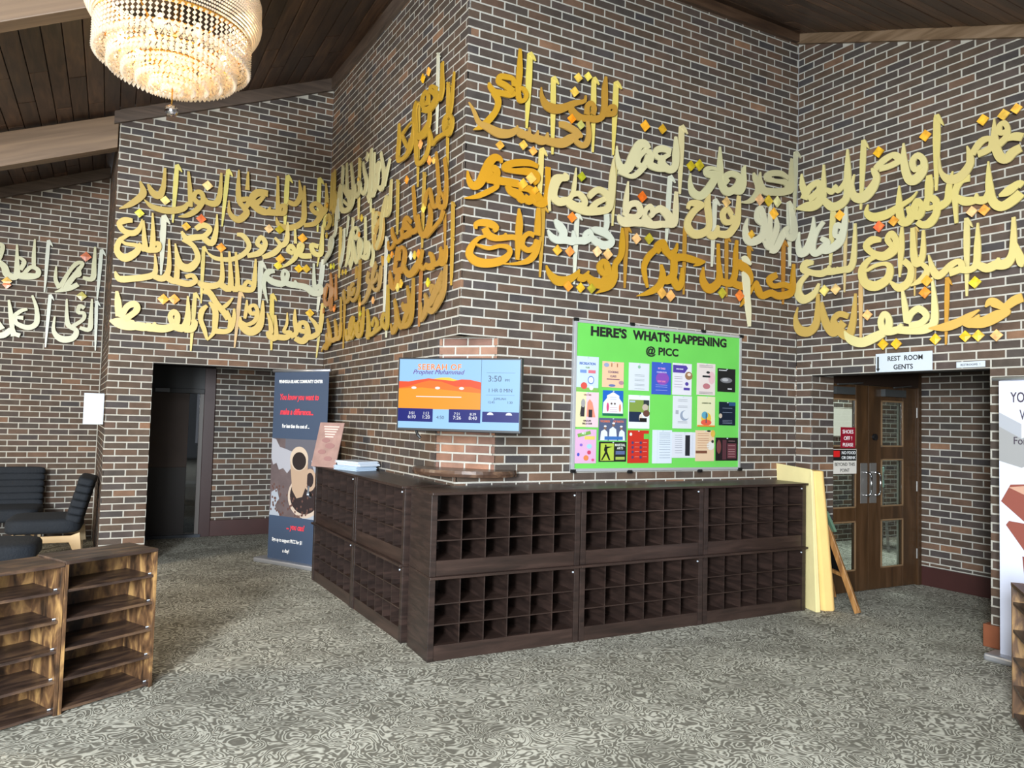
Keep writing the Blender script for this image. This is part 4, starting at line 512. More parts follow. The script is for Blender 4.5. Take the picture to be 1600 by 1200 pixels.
# dark room beyond the door
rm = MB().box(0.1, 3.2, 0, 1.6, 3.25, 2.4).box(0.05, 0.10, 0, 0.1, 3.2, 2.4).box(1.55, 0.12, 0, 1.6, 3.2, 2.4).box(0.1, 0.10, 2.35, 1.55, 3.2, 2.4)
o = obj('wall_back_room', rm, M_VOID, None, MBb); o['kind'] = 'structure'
d1 = empty('door_1', MBb); d1['kind'] = 'structure'
box('door_frame', (1.0, -0.03, 0, 1.13, 0.08, 2.12), M_JAMB, d1, bevel=0.004)
box('door_frame', (0.36, -0.03, 1.83, 1.0, 0.08, 2.12), M_BLACK, d1)
box('transom_bar', (0.36, -0.05, 1.79, 1.0, 0.0, 1.85), M_BLACK, d1, bevel=0.004)
box('threshold', (0.36, -0.05, 0, 1.02, 0.08, 0.035), mat('slate_blue_sill', '2A3038', 0.4), d1)
box('door_leaf', (0.36, 0.0, 0.03, 0.83, 0.045, 1.83), mat('black_brown_leaf', '241E1C', 0.5), d1, bevel=0.003)
box('jamb_post', (0.95, 0.0, 0.03, 1.0, 0.07, 1.83), mat('grey_brown_post', '5A5450', 0.4), d1, bevel=0.003)
box('sign_plate', (0.44, -0.058, 1.80, 0.60, -0.051, 1.845), mat('grey_plate', '8A8E96', 0.5), d1)
hp = box('hanging_panel', (0.37, -0.02, 0.87, 0.83, -0.003, 1.80), mat('brown_hanging_cloth', '4E423C', 0.7, var=0.1, vscale=3), None, MBb, bevel=0.003)
tag(hp, 'plain dark brown panel hung on the leaf of the dark left doorway', 'panel')
box('glass_pane', (0.83, 0.02, 0.05, 0.95, 0.026, 1.83), glass_mat('dark_glass', 'A8B0B8', 0.92), d1)
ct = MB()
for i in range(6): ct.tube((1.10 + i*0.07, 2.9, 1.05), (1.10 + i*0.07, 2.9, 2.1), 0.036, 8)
o = obj('curtain', ct, mat('glow_curtain', 'D8CCC8', 0.9, emit=0.6), None, MBb, smooth=True); tag(o, 'pale pleated curtain glimpsed through the dark left doorway', 'curtain')  # emission stands in for daylight behind the curtain
tb = empty('side_table', MBb @ Matrix.Translation((0.95, 2.2, 0)))
box('tabletop', (-0.4, -0.3, 0.44, 0.45, 0.3, 0.48), mat('grey_table', '6A6C72', 0.5), tb, bevel=0.004)
for sx in (-0.36, 0.41):
    for sy in (-0.26, 0.26): obj('leg', MB().tube((sx, sy, 0), (sx, sy, 0.44), 0.02), M_BLACK, tb)
tag(tb, 'low grey table inside the dark room beyond the left doorway', 'table')
lt = bpy.data.lights.new('back_room_light', 'AREA'); lt.energy = 8; lt.size = 0.8; lo = bpy.data.objects.new('back_room_light', lt); COL.objects.link(lo)
lo.matrix_local = MBb @ Matrix.Translation((0.85, 1.9, 2.2))

for Mx_, x0_, x1_ in ((MB_, 0.405, 1.98), (ME_, 0.165, 1.68)):
    o = obj('soffit_cover', MB().box(x0_, 0.006, OH - 0.008, x1_, 0.13, OH + 0.001), mat('dark_soffit', '1E1A18', 0.7), None, Mx_); o['kind'] = 'structure'  # added dark strip hides the lit mortar under each opening's head
# ---- right alcove: double doors, reveal and back brick wall
MRev = frame(P3 + dv(AE)*0.165, AD)      # reveal, parallel to wall D
wRev = slab('wall_right_reveal', MRev, [(0, 0.30, 0, 2.16)], y1=0.032)
brick_wall(wRev, MRev, 0.0, 0.30, 0, 2.14, 0.55)
MEb = frame(P3 + nv(AE)*1.68, AE)
wEb = slab('wall_right_alcove', MEb, [(0.0, 2.6, 0, 2.2)])
brick_wall(wEb, MEb, 0.10, 2.4, 0.2, 2.2, 0.2, occl=lambda it: it[0] > 1.05)
o = obj('baseboard_right', MB().box(0.14, -0.03, 0, 2.6, 0.01, 0.19), M_BASE, None, MEb, bevel=0.004); o['kind'] = 'structure'
o = obj('wall_right_alcove_side', MB().box(1.75, 0.1, 0, 1.80, 1.68, 2.2), M_MORTAR, None, ME_); o['kind'] = 'structure'
o = obj('ceiling', MB().box(-0.1, 0.10, 2.16, 2.4, 1.8, 2.22), M_VOID, None, ME_); o['kind'] = 'structure'
bb = box('baseboard_right_pillar', (1.64, -0.035, 0, 4.2, 0.0, 0.165), M_BASEOR, None, ME_, bevel=0.006); bb['kind'] = 'structure'
bb2 = box('baseboard_right_pillar_end', (1.64, 0.0, 0, 1.68, 0.11, 0.165), M_BASEOR, None, ME_, bevel=0.006); bb2['kind'] = 'structure'
bb3 = box('wall_right_pillar_end', (1.682, 0.03, 0.165, 1.70, 0.30, OH), M_BRICK, None, ME_); bb3['kind'] = 'structure'

MDr = frame(P3 + dv(AE)*0.12, AD)       # door plane
def leaf(nm, t0, t1, p0, p1, hx):
    d = empty(nm, MDr @ Matrix.Translation((t0, 0, 0))); d['kind'] = 'structure'
    a, b = p0 - t0, p1 - t0; W = t1 - t0
    rows = [(0.21, 0.685), (0.81, 1.28), (1.40, 1.86)]
    box('stile', (0, 0, 0.01, a, 0.045, 2.0), M_DOOR, d, bevel=0.002)
    box('stile', (b, 0, 0.01, W, 0.045, 2.0), M_DOOR, d, bevel=0.002)
    zs = [0.01, 0.21, 0.685, 0.81, 1.28, 1.40, 1.86, 2.0]
    for k in range(0, 8, 2): box('rail', (a, 0.001, zs[k], b, 0.044, zs[k+1]), M_DOOR, d, bevel=0.002)
    for (za, zb) in rows:
        box('glass_pane', (a, 0.02, za, b, 0.026, zb), M_GLASS, d)
        g = MB().box(a, -0.006, za, a+0.014, 0.0, zb).box(b-0.014, -0.006, za, b, 0.0, zb).box(a, -0.006, za, b, 0.0, za+0.014).box(a, -0.006, zb-0.014, b, 0.0, zb)
        obj('glazing_bead', g, mat('brass_brown_bead', '7E6448', 0.4), d)
    px_ = hx - t0
    hp = box('push_plate', (px_-0.05, -0.004, 0.85, px_+0.05, 0, 1.24), M_PLATE, d, bevel=0.002)
    x = px_ + 0.02
    obj('handle', MB().path([(x-0.03, -0.004, 0.93), (x+0.005, -0.045, 0.93), (x+0.02, -0.055, 0.96), (x+0.02, -0.055, 1.12), (x+0.005, -0.045, 1.15), (x-0.03, -0.004, 1.15)], 0.009), M_CHROME, hp, smooth=True)
    return d
L1 = leaf('door_2', 0.14, 0.858, 0.335, 0.675, 0.79)
L2 = leaf('door_3', 0.862, 1.60, 1.045, 1.385, 0.925)
obj('peep_knob', MB().tube((0.08, -0.02, 1.495), (0.08, 0.0, 1.495), 0.032, 20), M_BLACK, L2)
obj('door_closer', MB().box(0.18, -0.05, 1.90, 0.50, 0.0, 1.97).bar((0.30, -0.06, 1.99), (0.62, -0.02, 2.02), 0.02, 0.012), mat('grey_closer', '4A4C4C', 0.4, 0.4), L2)
obj('door_closer', MB().box(0.20, -0.05, 1.90, 0.46, 0.0, 1.97).bar((0.20, -0.06, 1.99), (0.60, -0.02, 2.02), 0.02, 0.012), MATS['grey_closer'], L1)
for zz in (0.32, 1.0, 1.75): obj('hinge', MB().tube((0.735, -0.008, zz-0.05), (0.735, -0.008, zz+0.05), 0.009), M_PLATE, L2)
dj = empty('door_4', MDr); dj.name = 'door_frame_right'; dj['kind'] = 'structure'
box('jamb', (1.604, -0.02, 0, 1.655, 0.07, 2.16), M_DOOR, dj, bevel=0.003)
box('head', (0.10, -0.02, 2.004, 1.604, 0.07, 2.16), mat('dark_head', '2A1C14', 0.5), dj)
# signs on the left leaf
def sign(name, M, x0, x1, z0, z1, m, label, th=0.003, cat='sign'):
    o = empty(name, M); obj('panel', MB().box(x0, -th, z0, x1, 0, z1), m, o); tag(o, label, cat); return o
MS = MDr @ Matrix.Translation((0, -0.007, 0))
TW = mat('white_print', 'F0F0F0', 0.6); TK = mat('black_print', '141414', 0.6)
s1 = sign('shoes_off_sign', MS, 0.448, 0.652, 1.385, 1.585, mat('crimson_sign', '8E1428', 0.4), 'crimson sign reading shoes off please on the left glass door')
text('lettering', 'SHOES', 0.548, 1.525, 0.052, TW, s1); text('lettering', 'OFF !', 0.548, 1.462, 0.052, TW, s1); text('lettering', 'PLEASE', 0.548, 1.402, 0.048, TW, s1)
s2 = sign('no_food_sign', MS, 0.33, 0.672, 1.14, 1.375, mat('pale_sign', 'D8D2C8', 0.5), 'pale sign about food and drink on the left glass door, below the crimson one')
box('black_field', (0.335, -0.005, 1.265, 0.665, -0.003, 1.37), TK, s2)
box('red_emblem', (0.345, -0.007, 1.30, 0.43, -0.005, 1.36), mat('red_print', 'D02020', 0.5), s2)
text('lettering', 'NO FOOD', 0.555, 1.327, 0.042, TW, s2, y=-0.007); text('lettering', 'OR DRINK', 0.555, 1.280, 0.042, TW, s2, y=-0.007)
text('lettering', 'BEYOND THIS', 0.505, 1.215, 0.045, TK, s2); text('lettering', 'POINT', 0.505, 1.158, 0.045, TK, s2)

# hall beyond the double doors
MH = frame(P3 + dv(AE)*0.12, AD)
MHb = MH @ Matrix.Translation((-1.0, 2.2, 0))
hb = slab('wall_hall', MHb, [(0, 7.5, 0, 2.7)])
brick_wall(hb, MHb, 0, 7.5, 0, 2.6, 0.1, limit=0)
o = obj('ceiling', MB().box(-1.0, 0.15, 2.5, 6.5, 2.3, 2.56), mat('pale_ceiling', 'B8B0A4', 0.8), None, MH); o['kind'] = 'structure'
hw = box('window_1', (2.55, 2.14, 1.46, 3.45, 2.19, 1.84), mat('bright_window', 'F4EFE2', 0.6, emit=1.1), None, MH); hw['kind'] = 'structure'
hc = empty('stacking_chair', MH @ Matrix.Translation((3.25, 1.55, 0)))
box('backrest', (-0.2, 0.16, 0.78, 0.24, 0.19, 1.06), mat('pale_teal', '8FB0A4', 0.5), hc, bevel=0.01)
box('seat', (-0.2, -0.2, 0.42, 0.24, 0.19, 0.46), M_BLACK, hc, bevel=0.01)
for a in (-0.18, 0.22):
    obj('leg', MB().bar((a, 0.19, 0), (a, 0.17, 1.0), 0.025, 0.025), M_PLATE, hc); obj('leg', MB().bar((a, -0.2, 0), (a, -0.16, 0.43), 0.025, 0.025), M_PLATE, hc)
tag(hc, 'pale teal backed chair seen through the middle pane of the right glass door', 'chair')
lt = bpy.data.lights.new('hall_fill', 'AREA'); lt.energy = 110; lt.size = 1.6; lt.color = (0.9, 0.97, 1.0); lo = bpy.data.objects.new('hall_fill', lt); COL.objects.link(lo)  # unseen lamp added to brighten the hall behind the glass
lo.matrix_local = MH @ Matrix.Translation((2.6, 1.2, 2.45))

# signs over the right opening
s3 = sign('rest_room_sign', ME_ @ Matrix.Translation((0, -0.012, 0)), 0.794, 1.266, 2.058, 2.215, M_WHITE, 'white sign reading rest room gents over the right opening')
text('lettering', 'REST  ROOM', 1.045, 2.150, 0.056, TK, s3, bold=0.001, sx=0.92); text('lettering', 'GENTS', 1.03, 2.078, 0.056, TK, s3, bold=0.001, sx=0.95)
obj('arrow', MB().prism([(0.808, 2.19), (0.822, 2.19), (0.822, 2.09), (0.832, 2.09), (0.815, 2.062), (0.798, 2.09), (0.808, 2.09)], -0.005, -0.003), TK, s3)
s4 = sign('small_room_sign', ME_ @ Matrix.Translation((0, -0.012, 0)), 1.449, 1.655, 2.068, 2.113, M_WHITE, 'small narrow white sign over the right end of the opening')
text('lettering', 'RESTROOMS  !', 1.55, 2.082, 0.022, TK, s4)

# wooden ledge under the niche
mid = (Q1 + Q2) / 2
ML = frame(mid, aN, 1.158)
pts = []
for i in range(25):
    a = PI + PI*i/24; pts.append((0.40*math.cos(a), 0.30*math.sin(a)))
mb = MB(); n = len(pts)
vs = [(x, y, 0.0) for x, y in pts] + [(x*1.02, y*1.02, 0.022) for x, y in pts] + [(x, y, 0.044) for x, y in pts]
vs += [(-0.40, 0.05, 0.0), (0.40, 0.05, 0.0), (0.40, 0.05, 0.044), (-0.40, 0.05, 0.044)]
fs = []
for k in range(2):
    for i in range(n-1): fs.append((k*n+i, k*n+i+1, (k+1)*n+i+1, (k+1)*n+i))
fs += [tuple(range(n)) + (3*n+1, 3*n), tuple(2*n+i for i in range(n)) + (3*n+2, 3*n+3), (3*n, 3*n+1, 3*n+2, 3*n+3)]
mb.add(vs, fs)
lg = obj('ledge', mb, wood_mat('dark_ledge_wood', '3A2A22', '4C382C', '6A5240', (2, 10, 10), 0.3, rnd=0.02), None, ML)
tag(lg, 'dark rounded wooden ledge under the television at the brick corner', 'shelf')
# ---------------------------------------------------------------- shoe racks forming the counter
def shoe_rack(M, W, D, z0, H, label, kick=0.10):
    o = empty('shoe_rack', M @ Matrix.Translation((0, 0, z0)))
    sp = 0.042; tk = 0.018
    box('side_panel', (0, 0, 0, sp, D, H - tk), M_SHOE, o, bevel=0.002)
    box('side_panel', (W - sp, 0, 0, W, D, H - tk), M_SHOE, o, bevel=0.002)
    box('top', (-0.003, -0.024, H - tk, W + 0.004, D, H), M_SHOEX, o, bevel=0.003)
    box('back', (sp, D - 0.012, 0.0, W - sp, D - 0.004, H - tk), M_SHOE, o)
    box('kick_board', (sp, 0.008, 0.0, W - sp, 0.026, kick), M_SHOEX, o, bevel=0.002)
    box('bottom', (sp, 0.026, kick - 0.016, W - sp, D - 0.012, kick), M_SHOEX, o)
    rh = (H - tk - kick); zz = [kick + rh*0.302, kick + rh*0.617]
    for z in zz: box('shelf', (sp, 0.006, z - 0.004, W - sp, D - 0.012, z + 0.004), M_SHOEX, o)
    n = 6; iw = (W - 2*sp)
    levels = [(kick, zz[0] - 0.004), (zz[0] + 0.004, zz[1] - 0.004), (zz[1] + 0.004, H - tk)]
    for i in range(1, n):
        x = sp + iw*i/n; mb = MB()
        for a, b in levels: mb.box(x - 0.004, 0.004, a, x + 0.004, D - 0.012, b)
        obj('divider', mb, M_SHOE, o)
    obj('screw_cap', MB().tube((W - sp - 0.012, -0.003, H - tk - 0.028), (W - sp - 0.012, 0.004, H - tk - 0.028), 0.006, 8), M_WHITE, o)
    tag(o, label, 'shoe rack', 'stacked dark shoe racks wrapping the brick corner')
    return o
NC = Vector((-0.501, 4.762))
MF = frame(NC, AD)
Wf = 1.147
pos = ['at the near corner of the counter', 'in the middle of the right run', 'at the right end by the foam boards']
for i in range(3):
    M = MF @ Matrix.Translation((i*(Wf+0.009), 0, 0))
    shoe_rack(M, Wf, 0.40, 0.0, 0.546, 'lower dark shoe rack ' + pos[i])
    shoe_rack(M, Wf, 0.40, 0.546, 0.546, 'upper dark shoe rack ' + pos[i])
Wl = [1.05, 1.14]
# left run, faces to the left: local x runs along wall C towards the viewer
dl = dv(AC)
st1 = NC - dl*0.445
y_ = 0.0
for i, wl in enumerate(Wl):
    p = st1 - dl*(sum(Wl[:i]) + wl + 0.003*i)
    M = frame(p, AC)
    ps = ['next to the near corner on the left run', 'at the far left end beside the dark banner'][i]
    shoe_rack(M, wl, 0.345, 0.0, 0.546, 'lower dark shoe rack ' + ps)
    shoe_rack(M, wl, 0.345, 0.546, 0.546, 'upper dark shoe rack ' + ps)
Mx = frame(st1 - dl*(sum(Wl)), AC)
lv = obj('wall_bracket', MB().bar((-0.02, -0.03, 0.79), (0.09, -0.09, 0.83), 0.02, 0.035).bar((0.09, -0.09, 0.83), (0.10, -0.09, 0.90), 0.012, 0.02), mat('grey_bracket', '9AA0A8', 0.35, 0.6), None, Mx)
tag(lv, 'small grey metal bracket sticking out of the far left shoe rack', 'bracket')

# flyer and paper stack on the left end of the counter
Mfl = frame((-1.72, 6.72), math.radians(-30), 1.094) @ Matrix.Rotation(math.radians(-14), 4, 'X')
fo = empty('poster_board', Mfl)
box('card', (-0.15, 0, 0, 0.15, 0.006, 0.42), mat('dusty_pink_card', '94766F', 0.5, var=0.18, vscale=9), fo)
pm = MB(); 
for k in range(5): pm.box(-0.09 + 0.01*k, -0.002, 0.375 - k*0.024, 0.10 - 0.012*k, 0, 0.387 - k*0.024)
obj('print', pm, mat('rose_print', 'D8B8B0', 0.6), fo)
pm = MB()
for k, (x, z, r) in enumerate([(-0.03, 0.25, 0.05), (0.03, 0.20, 0.06), (-0.05, 0.14, 0.05), (0.04, 0.08, 0.05)]): pm.prism([(x + r*math.cos(2*PI*j/10), z + r*0.45*math.sin(2*PI*j/10)) for j in range(10)], -0.003, -0.001)
obj('print', pm, mat('mauve_print', '8C6664', 0.6), fo)
tag(fo, 'dusty pink flyer leaning against the bricks on the left end of the counter', 'flyer')
Mpp = frame((-1.36, 6.50), math.radians(-40), 1.0925)
rnd = random.Random(4)
for i, (z, lab, dx) in enumerate([(0, 'lower stack of pale leaflets beside the pink flyer on the counter', 0.0), (0.0415, 'upper stack of pale leaflets beside the pink flyer on the counter', 0.012)]):
    mb = MB()
    for k in range(6):
        a = rnd.uniform(-0.012, 0.012); mb.box(-0.17 + a + dx, -0.11 + a, z + k*0.0068, 0.15 + a + dx, 0.11 + a, z + k*0.0068 + 0.006)
    o = obj('leaflet_stack', mb, mat('pale_leaflet_%d' % i, ['A9BCD0', 'C4CEDA'][i], 0.5), None, Mpp); tag(o, lab, 'papers', 'leaflet stacks on the counter'); o['kind'] = 'thing'

# ---------------------------------------------------------------- television
A_TV = math.atan2(4.777 - 4.987, 0.063 + 0.783)
MTV = frame((-0.36, 4.882), A_TV, 0)
tv = empty('television', MTV)
tw, z0t, z1t = 0.437, 1.487, 1.985
box('housing', (-tw, 0.0, z0t, tw, 0.045, z1t), M_BLACK, tv, bevel=0.004)
box('mount_arm', (-0.05, 0.045, 1.66, 0.05, 0.60, 1.80), M_BLACK, tv)
obj('cable', MB().path([(-0.30, 0.02, z0t), (-0.29, 0.03, z0t-0.03), (-0.27, 0.03, z0t-0.05)], 0.010, 8), M_BLACK, tv)
def em(name, h, e=1.0): return mat(name, h, 0.4, emit=e, spec=0.2)
SKY = em('screen_sky', '9CCBF6', 1.0); ORG = em('screen_orange', 'FB9C20', 1.0); RED = em('screen_red_dune', 'F0552A', 1.0); ORD = em('screen_orange_dune', 'F57A22', 1.0)
YEL = em('screen_sun', 'FBD34A', 1.0); NAV = em('screen_navy', '0B1380', .8); PUR = em('screen_purple', '7A3FA8', .8); SWH = em('screen_white', 'F6F8FF', .9); GRY = em('screen_grey', '6A7C98', .6)
sx0, sx1, sz0, sz1 = -tw + 0.012, tw - 0.012, z0t + 0.018, z1t - 0.012
SW, SH = sx1 - sx0, sz1 - sz0
def S(u, v): return (sx0 + u*SW, sz1 - v*SH)
def rect(u0, v0, u1, v1): 
    a = S(u0, v1); b = S(u1, v0); return (a[0], a[1], b[0], b[1])
def sbox(name, u0, v0, u1, v1, y, m):
    a = rect(u0, v0, u1, v1); return obj(name, MB().box(a[0], y, a[1], a[2], y + 0.001, a[3]), m, tv)
sbox('screen', 0, 0, 1, 1, -0.002, SKY)
def dune(pts, y, m): obj('screen_picture', MB().prism([S(*p) for p in pts], y, y + 0.0008), m, tv)
dune([(0.24, .33), (0.28, .285), (0.36, .262), (0.42, .26), (0.50, .30), (0.50, .40), (0.24, .40)], -0.003, YEL)
dune([(0, .32), (0.08, .325), (0.16, .30), (0.25, .275), (0.33, .29), (0.40, .30), (0.46, .31), (0.53, .285), (0.6, .29), (0.69, .325), (0.69, .72), (0, .72)], -0.004, RED)
dune([(0, .42), (0.08, .40), (0.18, .34), (0.26, .305), (0.36, .32), (0.48, .39), (0.60, .39), (0.69, .43), (0.69, .72), (0, .72)], -0.005, ORD)
dune([(0, .43), (0.2, .41), (0.4, .44), (0.52, .46), (0.69, .48), (0.69, .72), (0, .72)], -0.006, ORG)
sbox('screen_picture', 0.0, .715, .295, .905, -0.007, NAV); sbox('screen_picture', .43, .715, .69, .905, -0.007, NAV); sbox('screen_picture', .705, .74, 1.0, .885, -0.007, NAV)
sbox('screen_picture', 0.688, 0, .6905, .72, -0.007, GRY)
for v in (.185, .50): sbox('screen_picture', 0.73, v, .96, v + .003, -0.0035, GRY)
SO = em('screen_letter_orange', 'F08A3C', 1.0)
def stx(s, u, v, size, m, y=-0.0095, **k): x, z = S(u, v); return text('lettering', s, x, z, size, m, tv, y=y, **k)
stx('SEERAH OF', .34, .15, .055, SWH, y=-0.0048, bold=.0026, spacing=1.15); stx('SEERAH OF', .34, .15, .055, SO, y=-0.0065, bold=.0008, spacing=1.15)
stx('Prophet Muhammad', .33, .215, .044, PUR, shear=.35)
stx('3:50', .80, .31, .056, GRY); stx('PM', .90, .31, .026, GRY); stx('1 HR 0 MIN', .845, .46, .034, GRY)
stx('JUMUAH', .845, .57, .022, GRY); stx('12:45', .775, .62, .022, GRY); stx('1:30', .925, .62, .022, GRY)
for s, u, v, sz in [('5:51', .12, .80, .026), ('6:10', .12, .86, .034), ('1:13', .24, .80, .026), ('1:20', .24, .86, .034), ('7:21', .50, .80, .026), ('7:26', .50, .86, .034), ('8:39', .63, .80, .026), ('8:40', .63, .86, .034)]: stx(s, u, v, sz, SWH)
stx('4:50', .36, .86, .032, GRY)
for u in (.13, .33, .53):
    x, z = S(u, .415); obj('screen_picture', MB().prism([(x + .018*math.cos(2*PI*j/16), z + .009*math.sin(2*PI*j/16)) for j in range(16)], -0.008, -0.0072), SWH, tv)
sbox('screen_picture', .15, .535, .53, .547, -0.0072, SWH)
for u, k in ((.77, 0), (.92, 0)):
    x, z = S(u, .785); obj('screen_picture', MB().prism([(x + .022*math.cos(PI*j/8), z + .018*math.sin(PI*j/8)) for j in range(9)], -0.0085, -0.0078), SWH, tv)
tag(tv, 'flat television mounted at the brick corner showing a desert picture and times', 'television')

# ---------------------------------------------------------------- notice board
MBd = MD_ @ Matrix.Translation((0, -0.028, 0))
nb = empty('notice_board', MBd)
box('backing', (0.98, 0.0, 1.20, 2.715, 0.025, 2.365), mat('green_paper', '60B84C', 0.7, var=0.05, vscale=3, bump=0.3, bscale=5), nb)
for b in ((0.965, -0.008, 1.185, 0.992, 0.027, 2.38), (2.706, -0.008, 1.185, 2.73, 0.027, 2.38), (0.992, -0.008, 1.185, 2.706, 0.027, 1.208), (0.992, -0.008, 2.357, 2.706, 0.027, 2.38)):
    box('frame_rail', b, mat('silver_frame', 'B4B6B8', 0.4, 0.4), nb, bevel=0.002)
for x, z in ((0.978, 2.38), (1.52, 2.385), (2.28, 2.385), (2.72, 2.375), (0.978, 1.19), (1.52, 1.18), (2.26, 1.18), (2.72, 1.19)):
    obj('clip', MB().box(x-0.02, -0.018, z-0.014, x+0.02, 0.0, z+0.012).tube((x-0.012, -0.02, z), (x+0.012, -0.02, z), 0.008, 8), M_BLACK, nb)
x = 1.12
fit(text('lettering', "HERE'S", 1.118, 2.265, 0.102, TK, nb, y=-0.003, align='LEFT', bold=.0042), 1.120, 1.470)
fit(text('lettering', "WHAT'S", 1.60, 2.265, 0.102, TK, nb, y=-0.003, align='LEFT', bold=.0042), 1.530, 1.915)
fit(text('lettering', "HAPPENING", 2.04, 2.265, 0.102, TK, nb, y=-0.003, align='LEFT', bold=.0042), 1.955, 2.552)
fit(text('lettering', "@ PICC", 1.67, 2.150, 0.088, TK, nb, y=-0.003, align='LEFT', bold=.0028), 1.668, 2.010)
tag(nb, 'green notice board with silver frame and black clips on the right brick wall', 'notice board')
FR = [[0.986,1.819,1.2,2.092],[1.236,1.856,1.446,2.065],[1.496,1.842,1.704,2.069],[1.73,1.819,1.934,2.088],[1.95,1.822,2.158,2.092],[2.216,1.832,2.424,2.107],[2.452,1.869,2.659,2.074],[0.99,1.533,1.207,1.811],[1.246,1.628,1.445,1.832],[1.498,1.53,1.714,1.804],[1.958,1.538,2.164,1.814],[2.226,1.558,2.426,1.82],[2.474,1.574,2.664,1.78],[0.992,1.248,1.192,1.516],[1.213,1.43,1.482,1.61],[1.218,1.26,1.485,1.42],[1.498,1.248,1.71,1.515],[1.749,1.244,1.954,1.522],[1.954,1.29,2.211,1.508],[2.21,1.261,2.422,1.526],[2.439,1.264,2.698,1.466]]
def R_(c, *r): return ('r', c) + r
def E_(c, *r): return ('e', c) + r
def T_(c, s, u, v, sz): return ('t', c, s, u, v, sz)
def lines(c, u0, u1, vs, h=0.014): return [R_(c, u0, v, u1, v + h) for v in vs]
